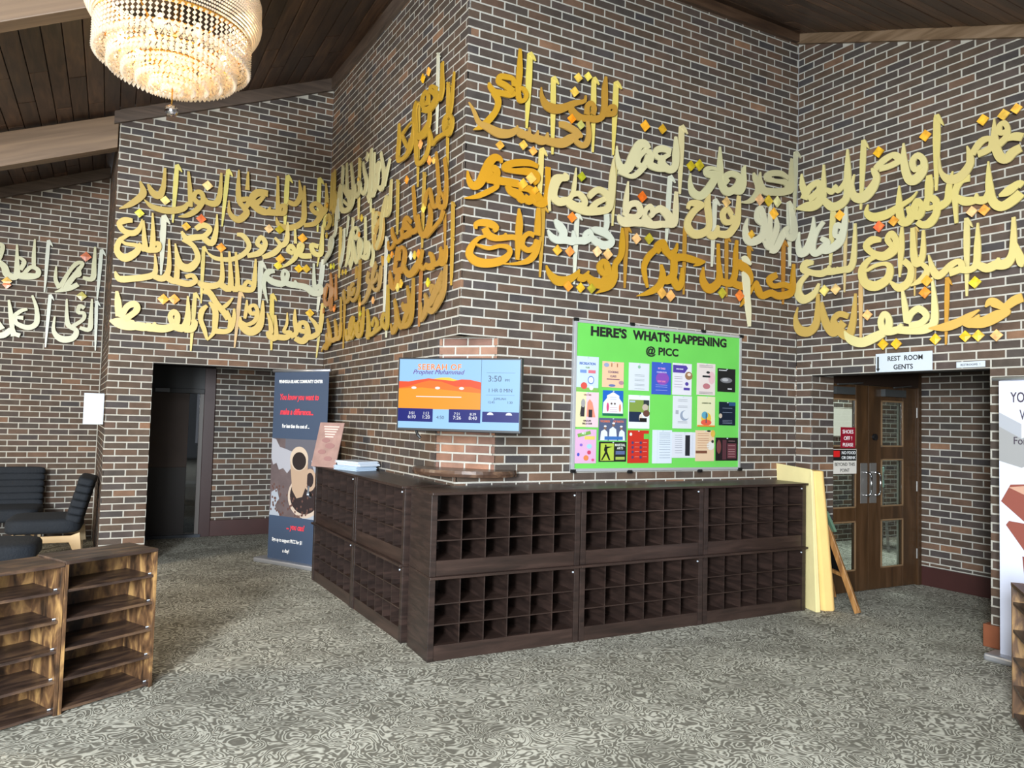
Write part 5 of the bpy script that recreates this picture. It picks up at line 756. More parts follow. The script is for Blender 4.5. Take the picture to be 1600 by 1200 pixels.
FL = [
 ('pale blue recreation flyer with ball and racket, top left on the green board', 'CFE0F2', [R_('8CC060', 0, .9, 1, 1), T_('2458B0', 'RECREATION', .5, .24, .028), T_('7AA04C', 'CLUB', .5, .34, .016), R_('7C9CD8', .18, .39, .46, .48), R_('E07888', .54, .39, .86, .48), E_('E0584C', .36, .85, .14, .1), E_('4A78C8', .66, .68, .14, .12), E_('E6EEF6', .66, .68, .11, .095), E_('F4F4F4', .68, .91, .09, .06)]),
 ('peach cooking class flyer, second in the top row of the green board', 'F2C8A4', [T_('705070', 'COOKING', .5, .44, .024), T_('705070', 'CLASS', .5, .6, .024), R_('80506C', .2, .66, .8, .7), E_('6878B0', .45, .92, .16, .05), E_('9AA8C8', .18, .14, .12, .08), E_('B88C98', .88, .8, .12, .08), R_('A86848', .4, .06, .44, .2), R_('A86848', .66, .06, .7, .2)]),
 ('plain white flyer with small grey text, third in the top row of the green board', 'DDE4EC', [E_('8CBFA0', .5, .14, .07, .06)] + lines('9AA4AC', .28, .76, [.42, .47, .58, .63, .76, .81, .93])),
 ('blue and violet flyer with pink print in the top row of the green board', '3C5CC4', [E_('8C50B8', .55, .5, .34, .2), T_('E8A8E0', '99 TIMES', .5, .22, .022), T_('C8C0F0', 'CELEBRATION', .5, .33, .018), T_('F088C0', 'SUN 9AM', .5, .62, .022)] + lines('A8B0F0', .2, .8, [.7, .76, .86])),
 ('white flyer with purple corner and round photo, top row of the green board', 'E8E6EE', [('p', '5440A0', [(.02, .06), (.7, .06), (.8, .14), (.62, .3), (.02, .3)]), T_('E8E8F8', 'OPEN HOUSE', .36, .2, .014), E_('A07858', .84, .38, .2, .13), E_('F0E0D0', .86, .34, .09, .05), E_('5440A0', .74, .64, .09, .06), R_('5440A0', .58, .76, .9, .84)] + lines('B0A8B8', .08, .5, [.42, .48, .56, .66, .74])),
 ('pale pink flyer with dark script above the palm tree one on the green board', 'EADCD8', [E_('E8C0C4', .8, .45, .18, .2), R_('303034', .3, .38, .72, .44), E_('303034', .6, .28, .1, .04), E_('C07880', .52, .72, .2, .09)] + lines('888084', .12, .86, [.06, .11, .9, .94])),
 ('black and grey flyer at the right end of the top row of the green board', '1C1C1E', [E_('7C7C80', .48, .5, .34, .12), E_('B8B8BC', .42, .48, .18, .07), R_('D0D0D4', .06, .06, .5, .1), R_('D8D8DC', .56, .84, .8, .89)]),
 ('yellow and pink flyer with two robed figures at the left edge of the green board', 'ECCFD8', [R_('EEE2B4', 0, 0, .45, 1), T_('A06868', 'GIRLS TIME', .5, .1, .016), ('p', '3A3438', [(.24, .62), (.18, .68), (.26, .34), (.4, .34), (.38, .7), (.2, .7)]), E_('A8A4A4', .32, .32, .09, .12), ('p', 'F09478', [(.48, .7), (.5, .3), (.6, .2), (.72, .3), (.86, .72)]), R_('3A3438', .56, .5, .72, .72), T_('483840', 'GIRLS LIFE', .5, .84, .018), T_('483840', 'SKILLS CLUB', .5, .92, .018)]),
 ('blue flyer with a white domed arch and children, second row of the green board', '2068C4', [('p', 'F2F4FA', [(.0, 1), (.03, .48), (.2, .3), (.2, .2), (.5, .06), (.8, .2), (.8, .3), (.97, .48), (1, 1)]), R_('1E6C50', 0, .9, 1, 1), E_('D85080', .24, .66, .06, .18), E_('E08860', .84, .68, .05, .16), E_('604840', .42, .52, .05, .04), E_('604840', .58, .52, .05, .04)] + lines('7890C0', .34, .66, [.26, .34]) + lines('C87890', .34, .7, [.66, .74, .82])),
 ('white bordered flyer with an olive and navy picture on the green board', 'ECEFF2', [R_('86A048', .03, .14, .97, .52), R_('1C2C48', .03, .5, .6, .8), R_('303A3C', .7, .14, .97, .3), E_('C8B8A8', .78, .36, .14, .1), E_('6C4438', .84, .54, .16, .1), E_('E8D8C8', .58, .68, .08, .12), R_('181414', .52, .68, .86, .8), R_('B8CCE0', .05, .17, .3, .22)]),
 ('white flyer with a grey crescent moon drawing on the green board', 'E2E6EC', [E_('9CA8BC', .62, .6, .24, .16), E_('E2E6EC', .7, .57, .19, .13), R_('B0B4BC', .14, .44, .3, .56)] + lines('A8ACB4', .26, .76, [.1, .15, .3, .34, .78, .82])),
 ('cream flyer with a palm tree over a rainbow disc on the green board', 'E8E4BC', [E_('E8C040', .5, .72, .28, .2), E_('60A8C0', .42, .62, .18, .12), E_('E86048', .5, .86, .3, .1), R_('405060', .47, .55, .52, .88), R_('E88C30', 0, .95, 1, 1), T_('707858', 'CONSERVE CARE', .5, .24, .015)]),
 ('dark navy flyer at the right end of the second row of the green board', '101C30', [R_('2C5080', .6, 0, 1, .16), E_('C8B8A8', .08, .6, .1, .1)] + lines('8894A8', .2, .8, [.26, .44, .78, .84, .9])),
 ('pink art flyer with bright doodles, bottom left on the green board', 'E4B4D8', [('p', '7CB050', [(.1, .14), (.7, .04), (.74, .14), (.14, .24)]), T_('F0F8F0', 'ART', .4, .15, .024), R_('ECD068', .44, .2, .92, .3), E_('D04868', .66, .68, .09, .06), E_('4858C0', .16, .74, .06, .05), E_('E88850', .52, .84, .12, .08), E_('8C6CD0', .28, .46, .07, .04), E_('E05888', .84, .9, .07, .04), E_('A8D8F0', .66, .5, .12, .07)]),
 ('wide slate flyer with three white robed figures on the green board', '56607E', [T_('E8825C', 'WOMEN', .22, .2, .026), T_('E8825C', 'OF FAITH', .7, .2, .026), ('p', 'E6EAF2', [(.05, 1), (.08, .6), (.2, .5), (.3, .62), (.32, 1)]), ('p', 'E6EAF2', [(.36, 1), (.38, .5), (.5, .38), (.62, .5), (.66, 1)]), ('p', 'E6EAF2', [(.7, 1), (.74, .6), (.82, .5), (.93, .62), (.95, 1)]), E_('8C6A58', .22, .44, .05, .08), E_('8C6A58', .52, .3, .05, .08), E_('8C6A58', .8, .44, .05, .08), E_('F0F2F6', .22, .37, .05, .04), E_('F0F2F6', .52, .23, .05, .04), E_('F0F2F6', .8, .37, .05, .04), R_('3C70B8', .2, .82, .86, .97)]),
 ('black and lime martial arts flyer with a kicking silhouette on the green board', '20241E', [R_('B4CC48', .06, .08, .54, .95), ('p', '14180E', [(.08, .92), (.22, .52), (.18, .42), (.2, .26), (.26, .24), (.5, .24), (.3, .34), (.3, .5), (.42, .92), (.36, .92), (.26, .62), (.13, .92)]), E_('14180E', .24, .2, .03, .06), T_('E8ECE0', 'MARTIAL', .76, .22, .028), T_('E8ECE0', 'ARTS', .76, .38, .028), R_('5C6C98', .6, .46, .94, .64), R_('A8BC58', .6, .76, .94, .9)]),
 ('red flyer with rows of small blue icons, bottom row of the green board', 'CC3020', [E_('F0E8E0', .14, .12, .06, .05), R_('6CC84C', .76, .1, 1, .26)] + [R_('50406C', u, v, u + .1, v + .08) for u in (.18, .56) for v in (.34, .48, .62, .78)] + [R_('E89080', u, v + .02, u + .2, v + .035) for u in (.32, .7) for v in (.34, .48, .62, .78)]),
 ('white sheet with a column of fine text, bottom row of the green board', 'DEE8F2', [R_('CAD2DC', .25, 0, .26, 1)] + lines('A8B2C0', .34, .9, [.08, .13, .18, .23, .3, .36, .42, .5, .58, .66, .74, .82])),
 ('wide white sheet with a black vertical bar, bottom row of the green board', 'E0E2EC', [R_('24242C', .56, .12, .76, .92), R_('D8DCE6', .82, .1, .9, .9)] + lines('989CA8', .12, .42, [.12, .2, .28, .36, .44, .52, .6, .7, .8])),
 ('beige flyer with a brown label and black splashes, bottom row of the green board', 'EACBA8', [R_('7C4C38', .02, .66, .62, .75), E_('E0B850', .92, .1, .12, .12), E_('303030', .7, .02, .1, .03), E_('E8E4DC', .8, .5, .2, .14), E_('343434', .9, .36, .07, .05)] + lines('C09070', .1, .7, [.1, .16, .26, .32, .4, .48, .56])),
 ('wide dark flyer with reddish shapes, bottom right on the green board', '1C1618', [E_('7C4440', .14, .4, .1, .3), R_('583038', .3, .1, .48, .95), R_('6C3840', .52, .25, .92, .9)] + lines('C8A0A0', .56, .86, [.14, .34, .5, .6, .7, .82])),
]
pc = {}
def pm_(h):
    if h not in pc: pc[h] = mat('print_' + h.lower(), '%02X%02X%02X' % tuple(int(int(h[i:i+2], 16)*.86) for i in (0, 2, 4)), 0.6, spec=0.3)
    return pc[h]
for i, ((a, b, c, d), (lab, base, shapes)) in enumerate(zip(FR, FL)):
    M = MBd @ Matrix.Translation((a, -0.004, b)); W = c - a; H = d - b
    o = empty('flyer', M); obj('sheet', MB().box(0, -0.0015, 0, W, 0.001, H), pm_(base), o)
    y = -0.0018; groups = {}
    for sh in shapes:
        y -= 0.00035; k = sh[0]
        if k == 't': text('lettering', sh[2], sh[3]*W, (1-sh[4])*H, sh[5], pm_(sh[1]), o, y=y-0.0004, bold=0.0004, sx=0.9); continue
        mb = MB()
        if k == 'r': mb.box(sh[2]*W, y, (1-sh[5])*H, sh[4]*W, y + 0.0003, (1-sh[3])*H)
        elif k == 'e': mb.prism([((sh[2] + sh[4]*math.cos(2*PI*j/18))*W, (1 - sh[3] + sh[5]*math.sin(2*PI*j/18))*H) for j in range(18)], y, y + 0.0003)
        elif k == 'p': mb.prism([(u*W, (1-v)*H) for u, v in sh[2]], y, y + 0.0003)
        g = groups.setdefault(sh[1], MB()); g.add(mb.v, mb.f)
    for h, mb in groups.items(): obj('print', mb, pm_(h), o)
    obj('pin', MB().tube((W/2, -0.012, H - 0.006), (W/2, -0.001, H - 0.006), 0.004, 8), M_WHITE, o)
    tag(o, lab, 'flyer', 'flyers pinned to the green notice board')

# ---------------------------------------------------------------- calligraphy on the walls
WF = {'B': MB_, 'C': MC_, 'D': MD_, 'E': ME_, 'A': MA_}
def cat_rom(P, n=5):
    out = []
    for i in range(len(P) - 1):
        p0 = P[max(i-1, 0)]; p1 = P[i]; p2 = P[i+1]; p3 = P[min(i+2, len(P)-1)]
        for k in range(n):
            t = k / n
            out.append(tuple(0.5*((2*b) + (-a + c)*t + (2*a - 5*b + 4*c - d)*t*t + (-a + 3*b - 3*c + d)*t**3) for a, b, c, d in zip(p0, p1, p2, p3)))
    out.append(P[-1]); return out
def stroke(mb, s, y0, y1, smooth=True):
    P = [tuple(int(v)/1000 for v in q.split()) for q in s.split(',')]
    if smooth and len(P) > 2: P = cat_rom(P)
    n = len(P); vs = []
    for i, (x, z, w) in enumerate(P):
        a = P[max(i-1, 0)]; b = P[min(i+1, n-1)]; tx, tz = b[0]-a[0], b[1]-a[1]; L = math.hypot(tx, tz) or 1
        nx, nz = -tz/L, tx/L; w = max(w, 0.004)/2*1.08
        yi = y0 - 0.00012*i
        vs += [(x + nx*w, yi, z + nz*w), (x - nx*w, yi, z - nz*w), (x + nx*w, y1, z + nz*w), (x - nx*w, y1, z - nz*w)]
    fs = []
    for i in range(n-1):
        k = 4*i; fs += [(k, k+4, k+5, k+1), (k+2, k+3, k+7, k+6), (k, k+2, k+6, k+4), (k+1, k+5, k+7, k+3)]
    fs += [(0, 1, 3, 2), (4*n-4, 4*n-2, 4*n-1, 4*n-3)]
    mb.add(vs, fs)
def gold(h):
    r_, g_, b_ = [int(h[i:i+2], 16) for i in (0, 2, 4)]; av = (r_ + g_ + b_)/3
    h2 = '%02X%02X%02X' % tuple(int(max(0, min(255, (v*.93 + av*.07)*.86))) for v in (r_, g_, b_))
    return mat('gold_' + h.lower(), h2, 0.36, spec=0.6, var=0.05, vscale=1.5)
def tile_mat(h):
    k = 'tile_' + h.lower()
    return mat(k, h, 0.3, spec=0.5, var=0.3, vscale=20, coat=0.25)
wallname = {'B': 'left pier', 'C': 'wall left of the brick corner', 'D': 'wall right of the brick corner', 'E': 'far right wall', 'A': 'recessed left wall'}
for wi, (wk, col, lab, ST, AL, DT) in enumerate(CALLI):
    M = WF[wk]; lay = 0.004*(wi % 3)
    mb = MB(); pegs = MB()
    for k, s in enumerate(ST):
        y0 = -0.046 - lay - 0.0006*k; stroke(mb, s, y0, y0 + 0.012)
        P = [tuple(int(v)/1000 for v in q.split()) for q in s.split(',')]; m = P[len(P)//2]
        if k == 0 and m[2] > 0.015: pegs.tube((m[0], 0.02, m[1]), (m[0], y0 + 0.008, m[1]), 0.006, 6)
    o = obj('calligraphy_word', mb, gold(col), None, M); tag(o, lab, 'calligraphy', 'gold calligraphy words on the brick walls')
    if pegs.v: obj('standoff', pegs, M_PLATE, o)
    for k, (a, h, c) in enumerate(AL):
        am = MB(); stroke(am, a, -0.030, -0.020, False); stroke(am, h, -0.036, -0.024, False)
        obj('stem', am, gold(c), o)
    for (x, z, r, c) in DT:
        y = -0.062
        rx = r*0.98; t = MB()
        t.add([(x, y, z+r), (x+rx, y, z), (x, y, z-r), (x-rx, y, z), (x, y+.012, z+r), (x+rx, y+.012, z), (x, y+.012, z-r), (x-rx, y+.012, z), (x, y-.0025, z)],
              [(0,1,8),(1,2,8),(2,3,8),(3,0,8),(4,7,6,5),(0,4,5,1),(1,5,6,2),(2,6,7,3),(3,7,4,0)])
        obj('diamond_tile', t, tile_mat(c), o)

# ---------------------------------------------------------------- roll-up banners
NAVY = mat('navy_banner', '36465E', 0.55); 
MLb = frame((-2.6516, 7.8358), -0.51472)
lb = empty('roll_up_banner', MLb)
xb0, xb1 = 0.13, 0.905
box('fabric', (xb0, 0.0, 0.05, xb1, 0.003, 2.02), NAVY, lb)
obj('top_rail', MB().tube((xb0-0.02, 0.0, 2.025), (xb1+0.02, 0.0, 2.025), 0.016, 12), M_ALU, lb, smooth=True)
box('base', (-0.01, -0.07, 0.0, xb1+0.02, 0.10, 0.05), M_ALU, lb, bevel=0.015)
obj('support_pole', MB().tube((0.5, 0.03, 0.05), (0.5, 0.03, 2.0), 0.01), M_ALU, lb)
# the photograph printed on it: beans, spilled sugar, cup and saucer
def pr(h, pts, y, nm='print'): return obj(nm, MB().prism(pts, y, y+0.0005), pm_(h), lb)
def ell(cx, cz, rx, rz, n=28, a0=0.0): return [(cx + rx*math.cos(2*PI*j/n + a0), cz + rz*math.sin(2*PI*j/n + a0)) for j in range(n)]
zt, zb = 1.31, 0.50
box('print', (xb0, -0.0008, zb, xb1, 0, zt), mat('brown_grey_picture', '5A4E50', 0.55, var=0.22, vscale=7), lb)
box('print', (xb0+.2, -0.0012, 1.02, xb1, -0.0006, zt), pm_('6A6A76'), lb)
pr('B8BAC4', [(xb0, 1.31), (xb0+.06, 1.30), (xb0+.12, 1.22), (xb0+.22, 1.2), (xb0+.33, 1.17), (xb0+.32, 1.03), (xb0+.24, .95), (xb0+.18, 1.0), (xb0+.12, .98), (xb0+.08, 1.05), (xb0+.03, 1.03), (xb0, 1.1)], -0.0016)
pr('A8AEBC', [(xb1-.2, 1.1), (xb1-.04, 1.08), (xb1, 1.0), (xb1, .8), (xb1-.08, .9), (xb1-.16, 1.0)], -0.0016)
pr('B4BCC8', [(xb0+.02, .74), (xb0+.1, .78), (xb0+.14, .68), (xb0+.08, .6), (xb0+.16, .5), (xb0, .5), (xb0+.02, .62)], -0.0016)
pr('B4BCC8', [(xb1-.3, .5), (xb1-.24, .58), (xb1-.1, .6), (xb1-.04, .68), (xb1-.02, .5)], -0.0016)
pr('D8C4B4', ell(0.63, 0.72, .235, .215), -0.0022); pr('33282A', ell(0.63, 0.73, .205, .185), -0.0026)
pr('C4A890', [(0.41, 1.08), (0.455, .78), (0.52, .70), (0.60, .72), (0.66, .86), (0.665, 1.08)], -0.003)
pr('C8AC94', ell(0.70, 0.90, .085, .115), -0.0029); pr('33282A', ell(0.70, 0.90, .05, .075), -0.00295)
pr('DCC8B4', ell(0.537, 1.11, .128, .125), -0.0034); pr('2A2224', ell(0.54, 1.085, .098, .093), -0.0038)
bn = MB(); rb = random.Random(9)
for k in range(110):
    a, b = rb.uniform(xb0+.01, xb1-.02), rb.uniform(zb+.01, 1.0)
    d = math.hypot((a-.63)/.2, (b-.72)/.18)
    if .41 < a < .67 and b > .70: continue
    if d > 1.05 and b > .85: continue
    an = rb.uniform(0, PI); bn.prism(ell(a, b, .011, .014, 7, an), -0.0044, -0.004)
obj('printed_beans', bn, pm_('6E4E48'), lb)['kind'] = 'stuff'
RDP = mat('red_letter', 'D83C4C', 0.5)
text('lettering', 'PENINSULA ISLAMIC COMMUNITY CENTER', 0.515, 1.895, 0.046, TW, lb, bold=.001, sx=.70)
text('lettering', 'You know you want to', 0.50, 1.72, 0.085, RDP, lb, bold=.003, shear=.25, sx=.70)
text('lettering', 'make a difference...', 0.475, 1.565, 0.085, RDP, lb, bold=.003, shear=.25, sx=.72)
text('lettering', 'For less than the cost of ...', 0.47, 1.425, 0.055, TW, lb, bold=.001, sx=.66)
text('lettering', '... you can!', 0.52, 0.375, 0.08, RDP, lb, bold=.003, shear=.25, sx=.72)
text('lettering', 'Sign up to support PICC for $1', 0.41, 0.235, 0.052, TW, lb, bold=.001, sx=.66)
text('lettering', 'a day!', 0.40, 0.13, 0.052, TW, lb, bold=.001, sx=.8)
tag(lb, 'tall navy roll-up banner with a coffee cup picture behind the counter', 'banner', 'roll-up banners by the walls')

aR = AE
MRb = frame((3.396, 5.163), aR)
rb_ = empty('roll_up_banner', MRb)
box('fabric', (0.06, 0.0, 0.05, 0.86, 0.003, 1.95), mat('pale_banner', 'C9CEE0', 0.55), rb_)
obj('top_rail', MB().tube((0.02, 0, 1.955), (0.90, 0, 1.955), 0.016, 12), M_ALU, rb_, smooth=True)
box('base', (-0.01, -0.09, 0.0, 0.92, 0.09, 0.05), M_ALU, rb_, bevel=0.015)
def prr(h, pts, y): return obj('print', MB().prism(pts, y, y+0.0005), pm_(h), rb_)
prr('A8A8A8', [(0.06, 1.38), (0.06, 1.62), (0.20, 1.54), (0.34, 1.62), (0.34, 1.42), (0.20, 1.34)], -0.001)
prr('B8BCC4', [(0.06, 1.62), (0.06, 1.72), (0.2, 1.64), (0.2, 1.54)], -0.0012)
prr('9A5448', [(0.07, 1.10), (0.22, 0.97), (0.62, 0.99), (0.62, 1.20), (0.30, 1.24), (0.13, 1.22)], -0.0015)
prr('D8A890', [(0.12, 1.20), (0.28, 1.13), (0.6, 1.15), (0.6, 1.21), (0.30, 1.235)], -0.002)
prr('3C2420', [(0.22, 0.96), (0.245, 1.08), (0.30, 1.07), (0.30, 0.97)], -0.0022)
prr('9A5448', [(0.10, 0.94), (0.24, 0.74), (0.62, 0.76), (0.62, 0.95), (0.26, 0.96), (0.12, 0.97)], -0.0013)
prr('8C4A40', [(0.20, 0.74), (0.21, 0.62), (0.60, 0.60), (0.60, 0.75)], -0.0014)
text('lettering', 'YOU', 0.135, 1.79, 0.10, mat('plum_letter', '3A3040', 0.5), rb_, align='LEFT', bold=.001, sx=.62)
text('lettering', 'W', 0.19, 1.67, 0.10, MATS['plum_letter'], rb_, align='LEFT', sx=.62)
text('lettering', 'For', 0.15, 1.50, 0.075, MATS['plum_letter'], rb_, align='LEFT', sx=.8, y=-0.006)
tag(rb_, 'pale roll-up banner with terracotta boxes picture at the right edge', 'banner', 'roll-up banners by the walls')

# ---------------------------------------------------------------- rustic bookcases
def bookcase(M, W, D, H, label, mir=False):
    o = empty('bookcase', M); t = 0.018
    box('side_panel', (0, 0, 0, t, D, H - t), M_RUSTIC, o, bevel=0.0015)
    box('side_panel', (W - t, 0, 0, W, D, H - t), M_RUSTIC, o, bevel=0.0015)
    box('top', (0, -0.002, H - t, W, D, H), M_RUSTICX, o, bevel=0.0015)
    box('back', (t, D - 0.012, 0, W - t, D - 0.006, H - t), M_RUSTIC, o)
    zs = [0.012, 0.165, 0.318, 0.470, 0.622]
    for z in zs:
        s = box('shelf', (t, 0.004, z, W - t, D - 0.012, z + 0.015), M_RUSTICX, o, bevel=0.001)
        obj('shelf_peg', MB().tube((W - t - 0.002, 0.03, z + 0.02), (W - t - 0.016, 0.03, z + 0.02), 0.0035, 8).tube((t, 0.03, z - 0.004), (t + 0.012, 0.03, z - 0.004), 0.0035, 8), M_WHITE, s)
    tag(o, label, 'bookcase', 'rustic brown bookcases in front'); return o
aS = math.atan2(4.241-3.821, -2.020+2.293)
W1 = 0.505
bookcase(frame((-2.293, 3.821), aS), W1, 0.30, 0.785, 'open rustic brown bookcase in the left foreground, its right side facing the carpet')
bookcase(frame((-2.293 - math.cos(aS)*(W1+0.003), 3.821 - math.sin(aS)*(W1+0.003)), aS), W1, 0.30, 0.775, 'open rustic brown bookcase cut off by the left edge of the picture')
aS2 = math.atan2(3.881-4.132, 2.724-2.834)   # faces left towards the carpet, runs towards the viewer
M2 = frame((2.834, 4.132), aS2) @ Matrix.Diagonal((1, -1, 1, 1)) if False else frame((2.834 + math.cos(aS2)*0.8, 4.132 + math.sin(aS2)*0.8), aS2 + PI)
Mb2 = frame((2.834, 4.132), aS2)
bookcase(Mb2, 0.8, 0.30, 0.742, 'open rustic brown bookcase cut off by the right edge of the picture')

# ---------------------------------------------------------------- black lounge chairs on the left
FAB = mat('black_fabric', '141A22', 0.85, bump=0.5, bscale=60, var=0.15, vscale=5); PALE = mat('pale_birch', 'D8BC92', 0.5, var=0.05)
def pad(name, b, m, parent, M=None, r=0.05, tuft=0):
    mb = MB().box(*b); me = mb.mesh(name); bm = bmesh.new(); bm.from_mesh(me)
    bmesh.ops.subdivide_edges(bm, edges=bm.edges[:], cuts=7, use_grid_fill=True); 
    cx, cy, cz = (b[0]+b[3])/2, (b[1]+b[4])/2, (b[2]+b[5])/2; hx, hy, hz = (b[3]-b[0])/2, (b[4]-b[1])/2, (b[5]-b[2])/2
    for v in bm.verts:
        p = Vector(((v.co.x-cx)/hx, (v.co.y-cy)/hy, (v.co.z-cz)/hz))
        q = Vector([max(-1, min(1, c)) for c in p]); 
        L = max(abs(q.x), abs(q.y), abs(q.z)); e = (abs(q.x)**6 + abs(q.y)**6 + abs(q.z)**6) ** (1/6) or 1
        f = L / e; v.co = Vector((cx + q.x*hx*f, cy + q.y*hy*f, cz + q.z*hz*f))
    bm.to_mesh(me); bm.free(); o = obj(name, me, m, parent, M, smooth=True); return o
def lounge(M, label, W=0.66, D=0.62):
    """front faces local -y, back at +y"""
    o = empty('lounge_chair', M)
    for x in (0.0, W - 0.035):
        ft = MB().prism([(0, 0.20), (0, 0.31), (0.06, 0.33), (0.10, 0.30), (D-0.08, 0.30), (D, 0.33), (D+0.02, 0.16), (D-0.06, 0.16), (D-0.09, 0.235), (D-0.35, 0.235), (0.12, 0.26), (0.04, 0.20)], 0, 0.035)
        obj('side_rail', ft, PALE, o, Matrix.Translation((x + 0.035, 0, 0)) @ Matrix.Rotation(PI/2, 4, 'Z'), bevel=0.004)
    for x in (0.004, W - 0.035):
        obj('leg', MB().box(x, 0.01, 0, x + 0.03, 0.05, 0.22), PALE, o); obj('leg', MB().box(x, D-0.05, 0, x + 0.03, D-0.01, 0.2), PALE, o)
    pad('seat', (-0.02, -0.03, 0.315, W + 0.02, D, 0.475), FAB, o)
    bk = Matrix.Translation((0, D - 0.06, 0.42)) @ Matrix.Rotation(math.radians(-14), 4, 'X')
    b = empty('backrest', bk); b.parent = o
    for k in range(6): pad('channel', (0.0, -0.09, 0.0 + k*0.075, W, 0.06, 0.085 + k*0.075), FAB, b)
    tag(o, label, 'chair', 'black lounge chairs by the recessed wall'); return o
# chair with its back to the pier return, facing left
pc1 = P0 + dv(AB)*(-0.80) + nv(AB)*0.90
lounge(frame(pc1, AB - PI/2), 'low black lounge chair with pale wooden side rail beside the brick pier', W=0.64, D=0.62)
pc2 = PA + dv(AB)*(-1.16) + nv(AB)*(-0.80)
lounge(frame(pc2, AB), 'black lounge chair with channelled back against the recessed wall', W=0.66, D=0.62)
ot = empty('ottoman', frame((-4.75, 5.55), AB))
pad('seat', (-0.2, 0.0, 0.30, 1.0, 0.62, 0.46), FAB, ot)
for x in (-0.14, 0.94):
    for y in (0.06, 0.56): obj('leg', MB().box(x-0.02, y-0.02, 0, x+0.02, y+0.02, 0.32), PALE, ot)
tag(ot, 'flat black padded seat behind the left bookcases', 'seat')
wp = obj('wall_panel', MB().box(-0.185, -0.035, 1.42, -0.012, -0.012, 1.725), M_WHITE, None, MB_ @ Matrix.Translation((0, 0.02, 0)), bevel=0.002)
tag(wp, 'blank white board projecting from the left edge of the brick pier', 'board')

# ---------------------------------------------------------------- foam boards and folding chair at the counter end
FO = mat('pale_yellow_foam', 'E8D89C', 0.9, bump=0.2, bscale=30, var=0.03); FO2 = mat('orange_yellow_foam', 'E8C078', 0.9, bump=0.2, bscale=30, var=0.04)
fb = MB(); fb.add([(2.645, 6.285, 0), (2.69, 6.30, 0), (2.585, 6.79, 0), (2.54, 6.775, 0), (2.600, 6.30, 1.215), (2.625, 6.31, 1.2), (2.475, 6.80, 1.225), (2.45, 6.79, 1.24)],
    ((0,3,2,1),(4,5,6,7),(0,1,5,4),(1,2,6,5),(2,3,7,6),(3,0,4,7)))
o = obj('foam_board', fb, FO, None, bevel=0.004); tag(o, 'pale yellow foam sheet leaning on the right end of the counter', 'foam', 'foam sheets at the counter end')
fb = MB(); prof = []
def foam_ring(cx, cy, z): return [(cx - .055, cy - .02, z), (cx - .03, cy - .05, z), (cx + .05, cy - .045, z), (cx + .075, cy - .015, z), (cx + .03, cy + .30, z), (cx - .06, cy + .28, z)]
rings = [foam_ring(2.765, 6.375, 0), foam_ring(2.745, 6.380, 0.3), foam_ring(2.712, 6.385, 0.7), foam_ring(2.675, 6.39, 1.1), foam_ring(2.668, 6.392, 1.2)]
vs = [v for r in rings for v in r]; fs = [tuple(range(6))[::-1], tuple(24 + i for i in range(6))]
for k in range(4):
    for i in range(6): fs.append((k*6+i, k*6+(i+1) % 6, (k+1)*6+(i+1) % 6, (k+1)*6+i))
fb.add(vs, fs); o = obj('foam_board', fb, FO2, None, bevel=0.012); tag(o, 'folded orange-yellow foam sheet standing between the pale one and the folding chair', 'foam', 'foam sheets at the counter end')

WL = wood_mat('honey_chair_wood', '6E4A28', '8C6236', 'A87C4A', (12, 12, 1.5), 0.4, rnd=0.05)
GRN = mat('green_vinyl', '4A6450', 0.5)
fc = empty('folding_chair', Matrix.Translation((2.97, 6.26, 0)))
def fbar(a, b, w, t, nm, m): 
    return obj(nm, MB().bar(a, b, w, t), m, fc, bevel=0.003)
fbar((0.02, 0.0, 0.01), (-0.17, 0.24, 0.775), 0.028, 0.05, 'leg', WL)
fbar((0.06, 0.56, 0.01), (-0.06, 0.56, 0.62), 0.028, 0.045, 'leg', WL)
fbar((-0.03, 0.62, 0.02), (-0.12, 0.58, 0.7), 0.028, 0.045, 'leg', WL)
fbar((-0.05, 0.10, 0.30), (-0.16, 0.50, 0.34), 0.03, 0.03, 'stretcher', WL)
obj('seat', MB().add([(-0.03,.16,.30),(-0.01,.16,.30),(-0.05,.44,.28),(-0.07,.44,.28),(-0.15,.22,.66),(-0.13,.22,.66),(-0.16,.46,.64),(-0.18,.46,.64)],((0,3,2,1),(4,5,6,7),(0,1,5,4),(1,2,6,5),(2,3,7,6),(3,0,4,7))), mat('black_vinyl', '0A0A0C', 0.7, spec=0.2), fc, bevel=0.004)
bkm = MB(); n = 10; vs = []; fs = []
for i in range(n+1):
    t = i/n; y = 0.16 + 0.40*t; bow = 0.05*math.sin(PI*t)
    for (dx, z) in ((-0.19 - bow, 0.84), (-0.17 - bow, 0.845), (-0.09 - bow, 0.67), (-0.11 - bow, 0.665)): vs.append((dx, y, z))
for i in range(n):
    for k in range(4): fs.append((4*i+k, 4*i+(k+1) % 4, 4*i+4+(k+1) % 4, 4*i+4+k))
fs += [(0,1,2,3), (4*n+3, 4*n+2, 4*n+1, 4*n)]
obj('backrest', bkm.add(vs, fs), GRN, fc, smooth=False)
tag(fc, 'folded wooden chair with green back leaning beside the glass doors', 'chair')

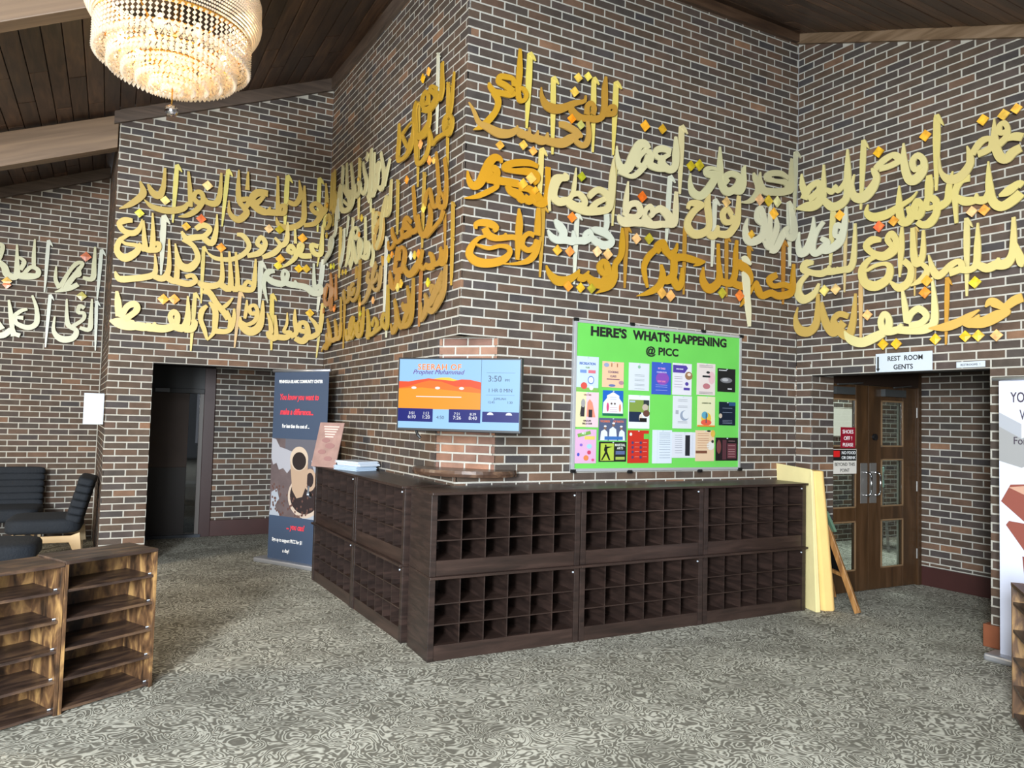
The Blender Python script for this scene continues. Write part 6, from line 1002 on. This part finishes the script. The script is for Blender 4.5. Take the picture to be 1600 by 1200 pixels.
# ---------------------------------------------------------------- chandelier
CH = Vector((-1.957, 4.02, 0)); 
ch = empty('chandelier', Matrix.Translation(CH))
def crystal():
    m = bpy.data.materials.new('crystal_bead'); m.use_nodes = True; nt = m.node_tree; nt.nodes.remove(nt.nodes['Principled BSDF'])
    out = nt.nodes['Material Output']; a = nt.nodes.new('ShaderNodeBsdfTranslucent'); a.inputs[0].default_value = (1, .93, .82, 1)
    g = nt.nodes.new('ShaderNodeBsdfGlossy'); g.inputs['Roughness'].default_value = 0.08; g.inputs[0].default_value = (1, .97, .92, 1)
    d = nt.nodes.new('ShaderNodeBsdfDiffuse'); d.inputs[0].default_value = (.9, .86, .8, 1)
    t = nt.nodes.new('ShaderNodeBsdfTransparent')
    m1 = nt.nodes.new('ShaderNodeMixShader'); m1.inputs[0].default_value = .45; nt.links.new(a.outputs[0], m1.inputs[1]); nt.links.new(g.outputs[0], m1.inputs[2])
    m2 = nt.nodes.new('ShaderNodeMixShader'); m2.inputs[0].default_value = .25; nt.links.new(m1.outputs[0], m2.inputs[1]); nt.links.new(d.outputs[0], m2.inputs[2])
    m3 = nt.nodes.new('ShaderNodeMixShader'); m3.inputs[0].default_value = .22; nt.links.new(m2.outputs[0], m3.inputs[1]); nt.links.new(t.outputs[0], m3.inputs[2])
    nt.links.new(m3.outputs[0], out.inputs[0]); return m
CR = crystal(); GD = mat('gold_ring', 'D8A048', 0.25, 0.9)
def bead(mb, x, y, z, r, h=None):
    h = h or r
    mb.add([(x+r,y,z),(x,y+r,z),(x-r,y,z),(x,y-r,z),(x,y,z+h),(x,y,z-h)], [(0,1,4),(1,2,4),(2,3,4),(3,0,4),(1,0,5),(2,1,5),(3,2,5),(0,3,5)])
def ringbeads(mb, R, z, n, r, ph=0.0, h=None):
    for i in range(n):
        a = 2*PI*(i+ph)/n; bead(mb, R*math.cos(a), R*math.sin(a), z, r, h)
# outer crown band: dense small beads bulging outward
band = MB(); RS = 0.9
for k in range(17):
    t = k/16; z = 3.70 + 0.24*t; R = RS*(0.435 + 0.07*math.sin(PI*min(1, t*1.5 + .02)*0.62)) 
    ringbeads(band, R, z, 190, 0.0085, 0.5*(k % 2))
o = obj('crystal_band', band, CR, ch); o['kind'] = 'stuff'
RS = 0.9
tiers = [(0.445, 3.69, 3.55, 84), (0.365, 3.61, 3.485, 70), (0.285, 3.555, 3.45, 54), (0.205, 3.51, 3.42, 40), (0.13, 3.475, 3.40, 26), (0.06, 3.45, 3.385, 14)]
for (R, za, zb_, n) in tiers:
    R *= RS
    mb = MB(); z = za; k = 0
    while z > zb_: ringbeads(mb, R, z, n, 0.0125, 0.0, 0.014); z -= 0.027
    ringbeads(mb, R, zb_ - 0.006, n, 0.013, 0.0, 0.018)
    o = obj('bead_tier', mb, CR, ch); o['kind'] = 'stuff'
    obj('ring', MB().torus(R, 0.006, (0, 0, za + 0.012), 56, 6), GD, ch, smooth=True)
# bead swags closing the basket between the tiers
sw = MB()
for (Ra, za, Rb_, zb_) in [(0.445, 3.575, 0.365, 3.56), (0.365, 3.515, 0.285, 3.50), (0.285, 3.475, 0.205, 3.465), (0.205, 3.445, 0.13, 3.435), (0.13, 3.42, 0.06, 3.415), (0.06, 3.40, 0.0, 3.40)]:
    Ra *= RS; Rb_ *= RS; nn = max(10, int(Ra*150))
    for k in range(3):
        t = (k + .5)/3; ringbeads(sw, Ra + (Rb_-Ra)*t, za + (zb_-za)*t, nn, 0.011, .5*(k % 2))
o = obj('bead_basket', sw, CR, ch); o['kind'] = 'stuff'
obj('ring', MB().torus(0.437*RS, 0.010, (0, 0, 3.70), 64, 8), GD, ch, smooth=True)
for i in range(12):
    a = 2*PI*i/12; obj('frame_rib', MB().bar((0.39*math.cos(a), 0.39*math.sin(a), 3.69), (0.03*math.cos(a), 0.03*math.sin(a), 3.50), 0.008, 0.008), GD, ch)
obj('pendant_ball', MB().lathe([(0.0001, -0.036)] + [(0.036*math.cos(t), 0.036*math.sin(t)) for t in [(-80 + 20*i)*PI/180 for i in range(9)]] + [(0.0001, 0.036)], 18, (0, 0, 3.265)), glass_mat('clear_ball', 'B8B0B4', 0.6, 0.05), ch)
obj('hook', MB().tube((0, 0, 3.30), (0, 0, 3.40), 0.004, 6), GD, ch)
obj('stem', MB().tube((0, 0, 3.7), (0, 0, 4.58), 0.012, 10).tube((0, 0, 4.52), (0, 0, 4.66), 0.07, 20), GD, ch)
BULB = mat('bulb', 'FFD890', 0.5, emit=14)
rbb = random.Random(2)
for i in range(9):
    a = 2*PI*i/9; R = 0.27 if i % 3 else 0.14
    obj('bulb', MB().lathe([(0.0001, -.035), (.017, -.02), (.02, 0), (.013, .025), (.006, .04)], 10, (R*math.cos(a), R*math.sin(a), 3.64)), BULB, ch)
pl = bpy.data.lights.new('chandelier_glow', 'POINT'); pl.energy = 13; pl.shadow_soft_size = 0.10; pl.color = (1, .66, .30)
po = bpy.data.objects.new('chandelier_glow', pl); COL.objects.link(po); po.location = CH + Vector((0, 0, 3.60))
tag(ch, 'large lit crystal chandelier with tiered bead basket in the upper left', 'chandelier')
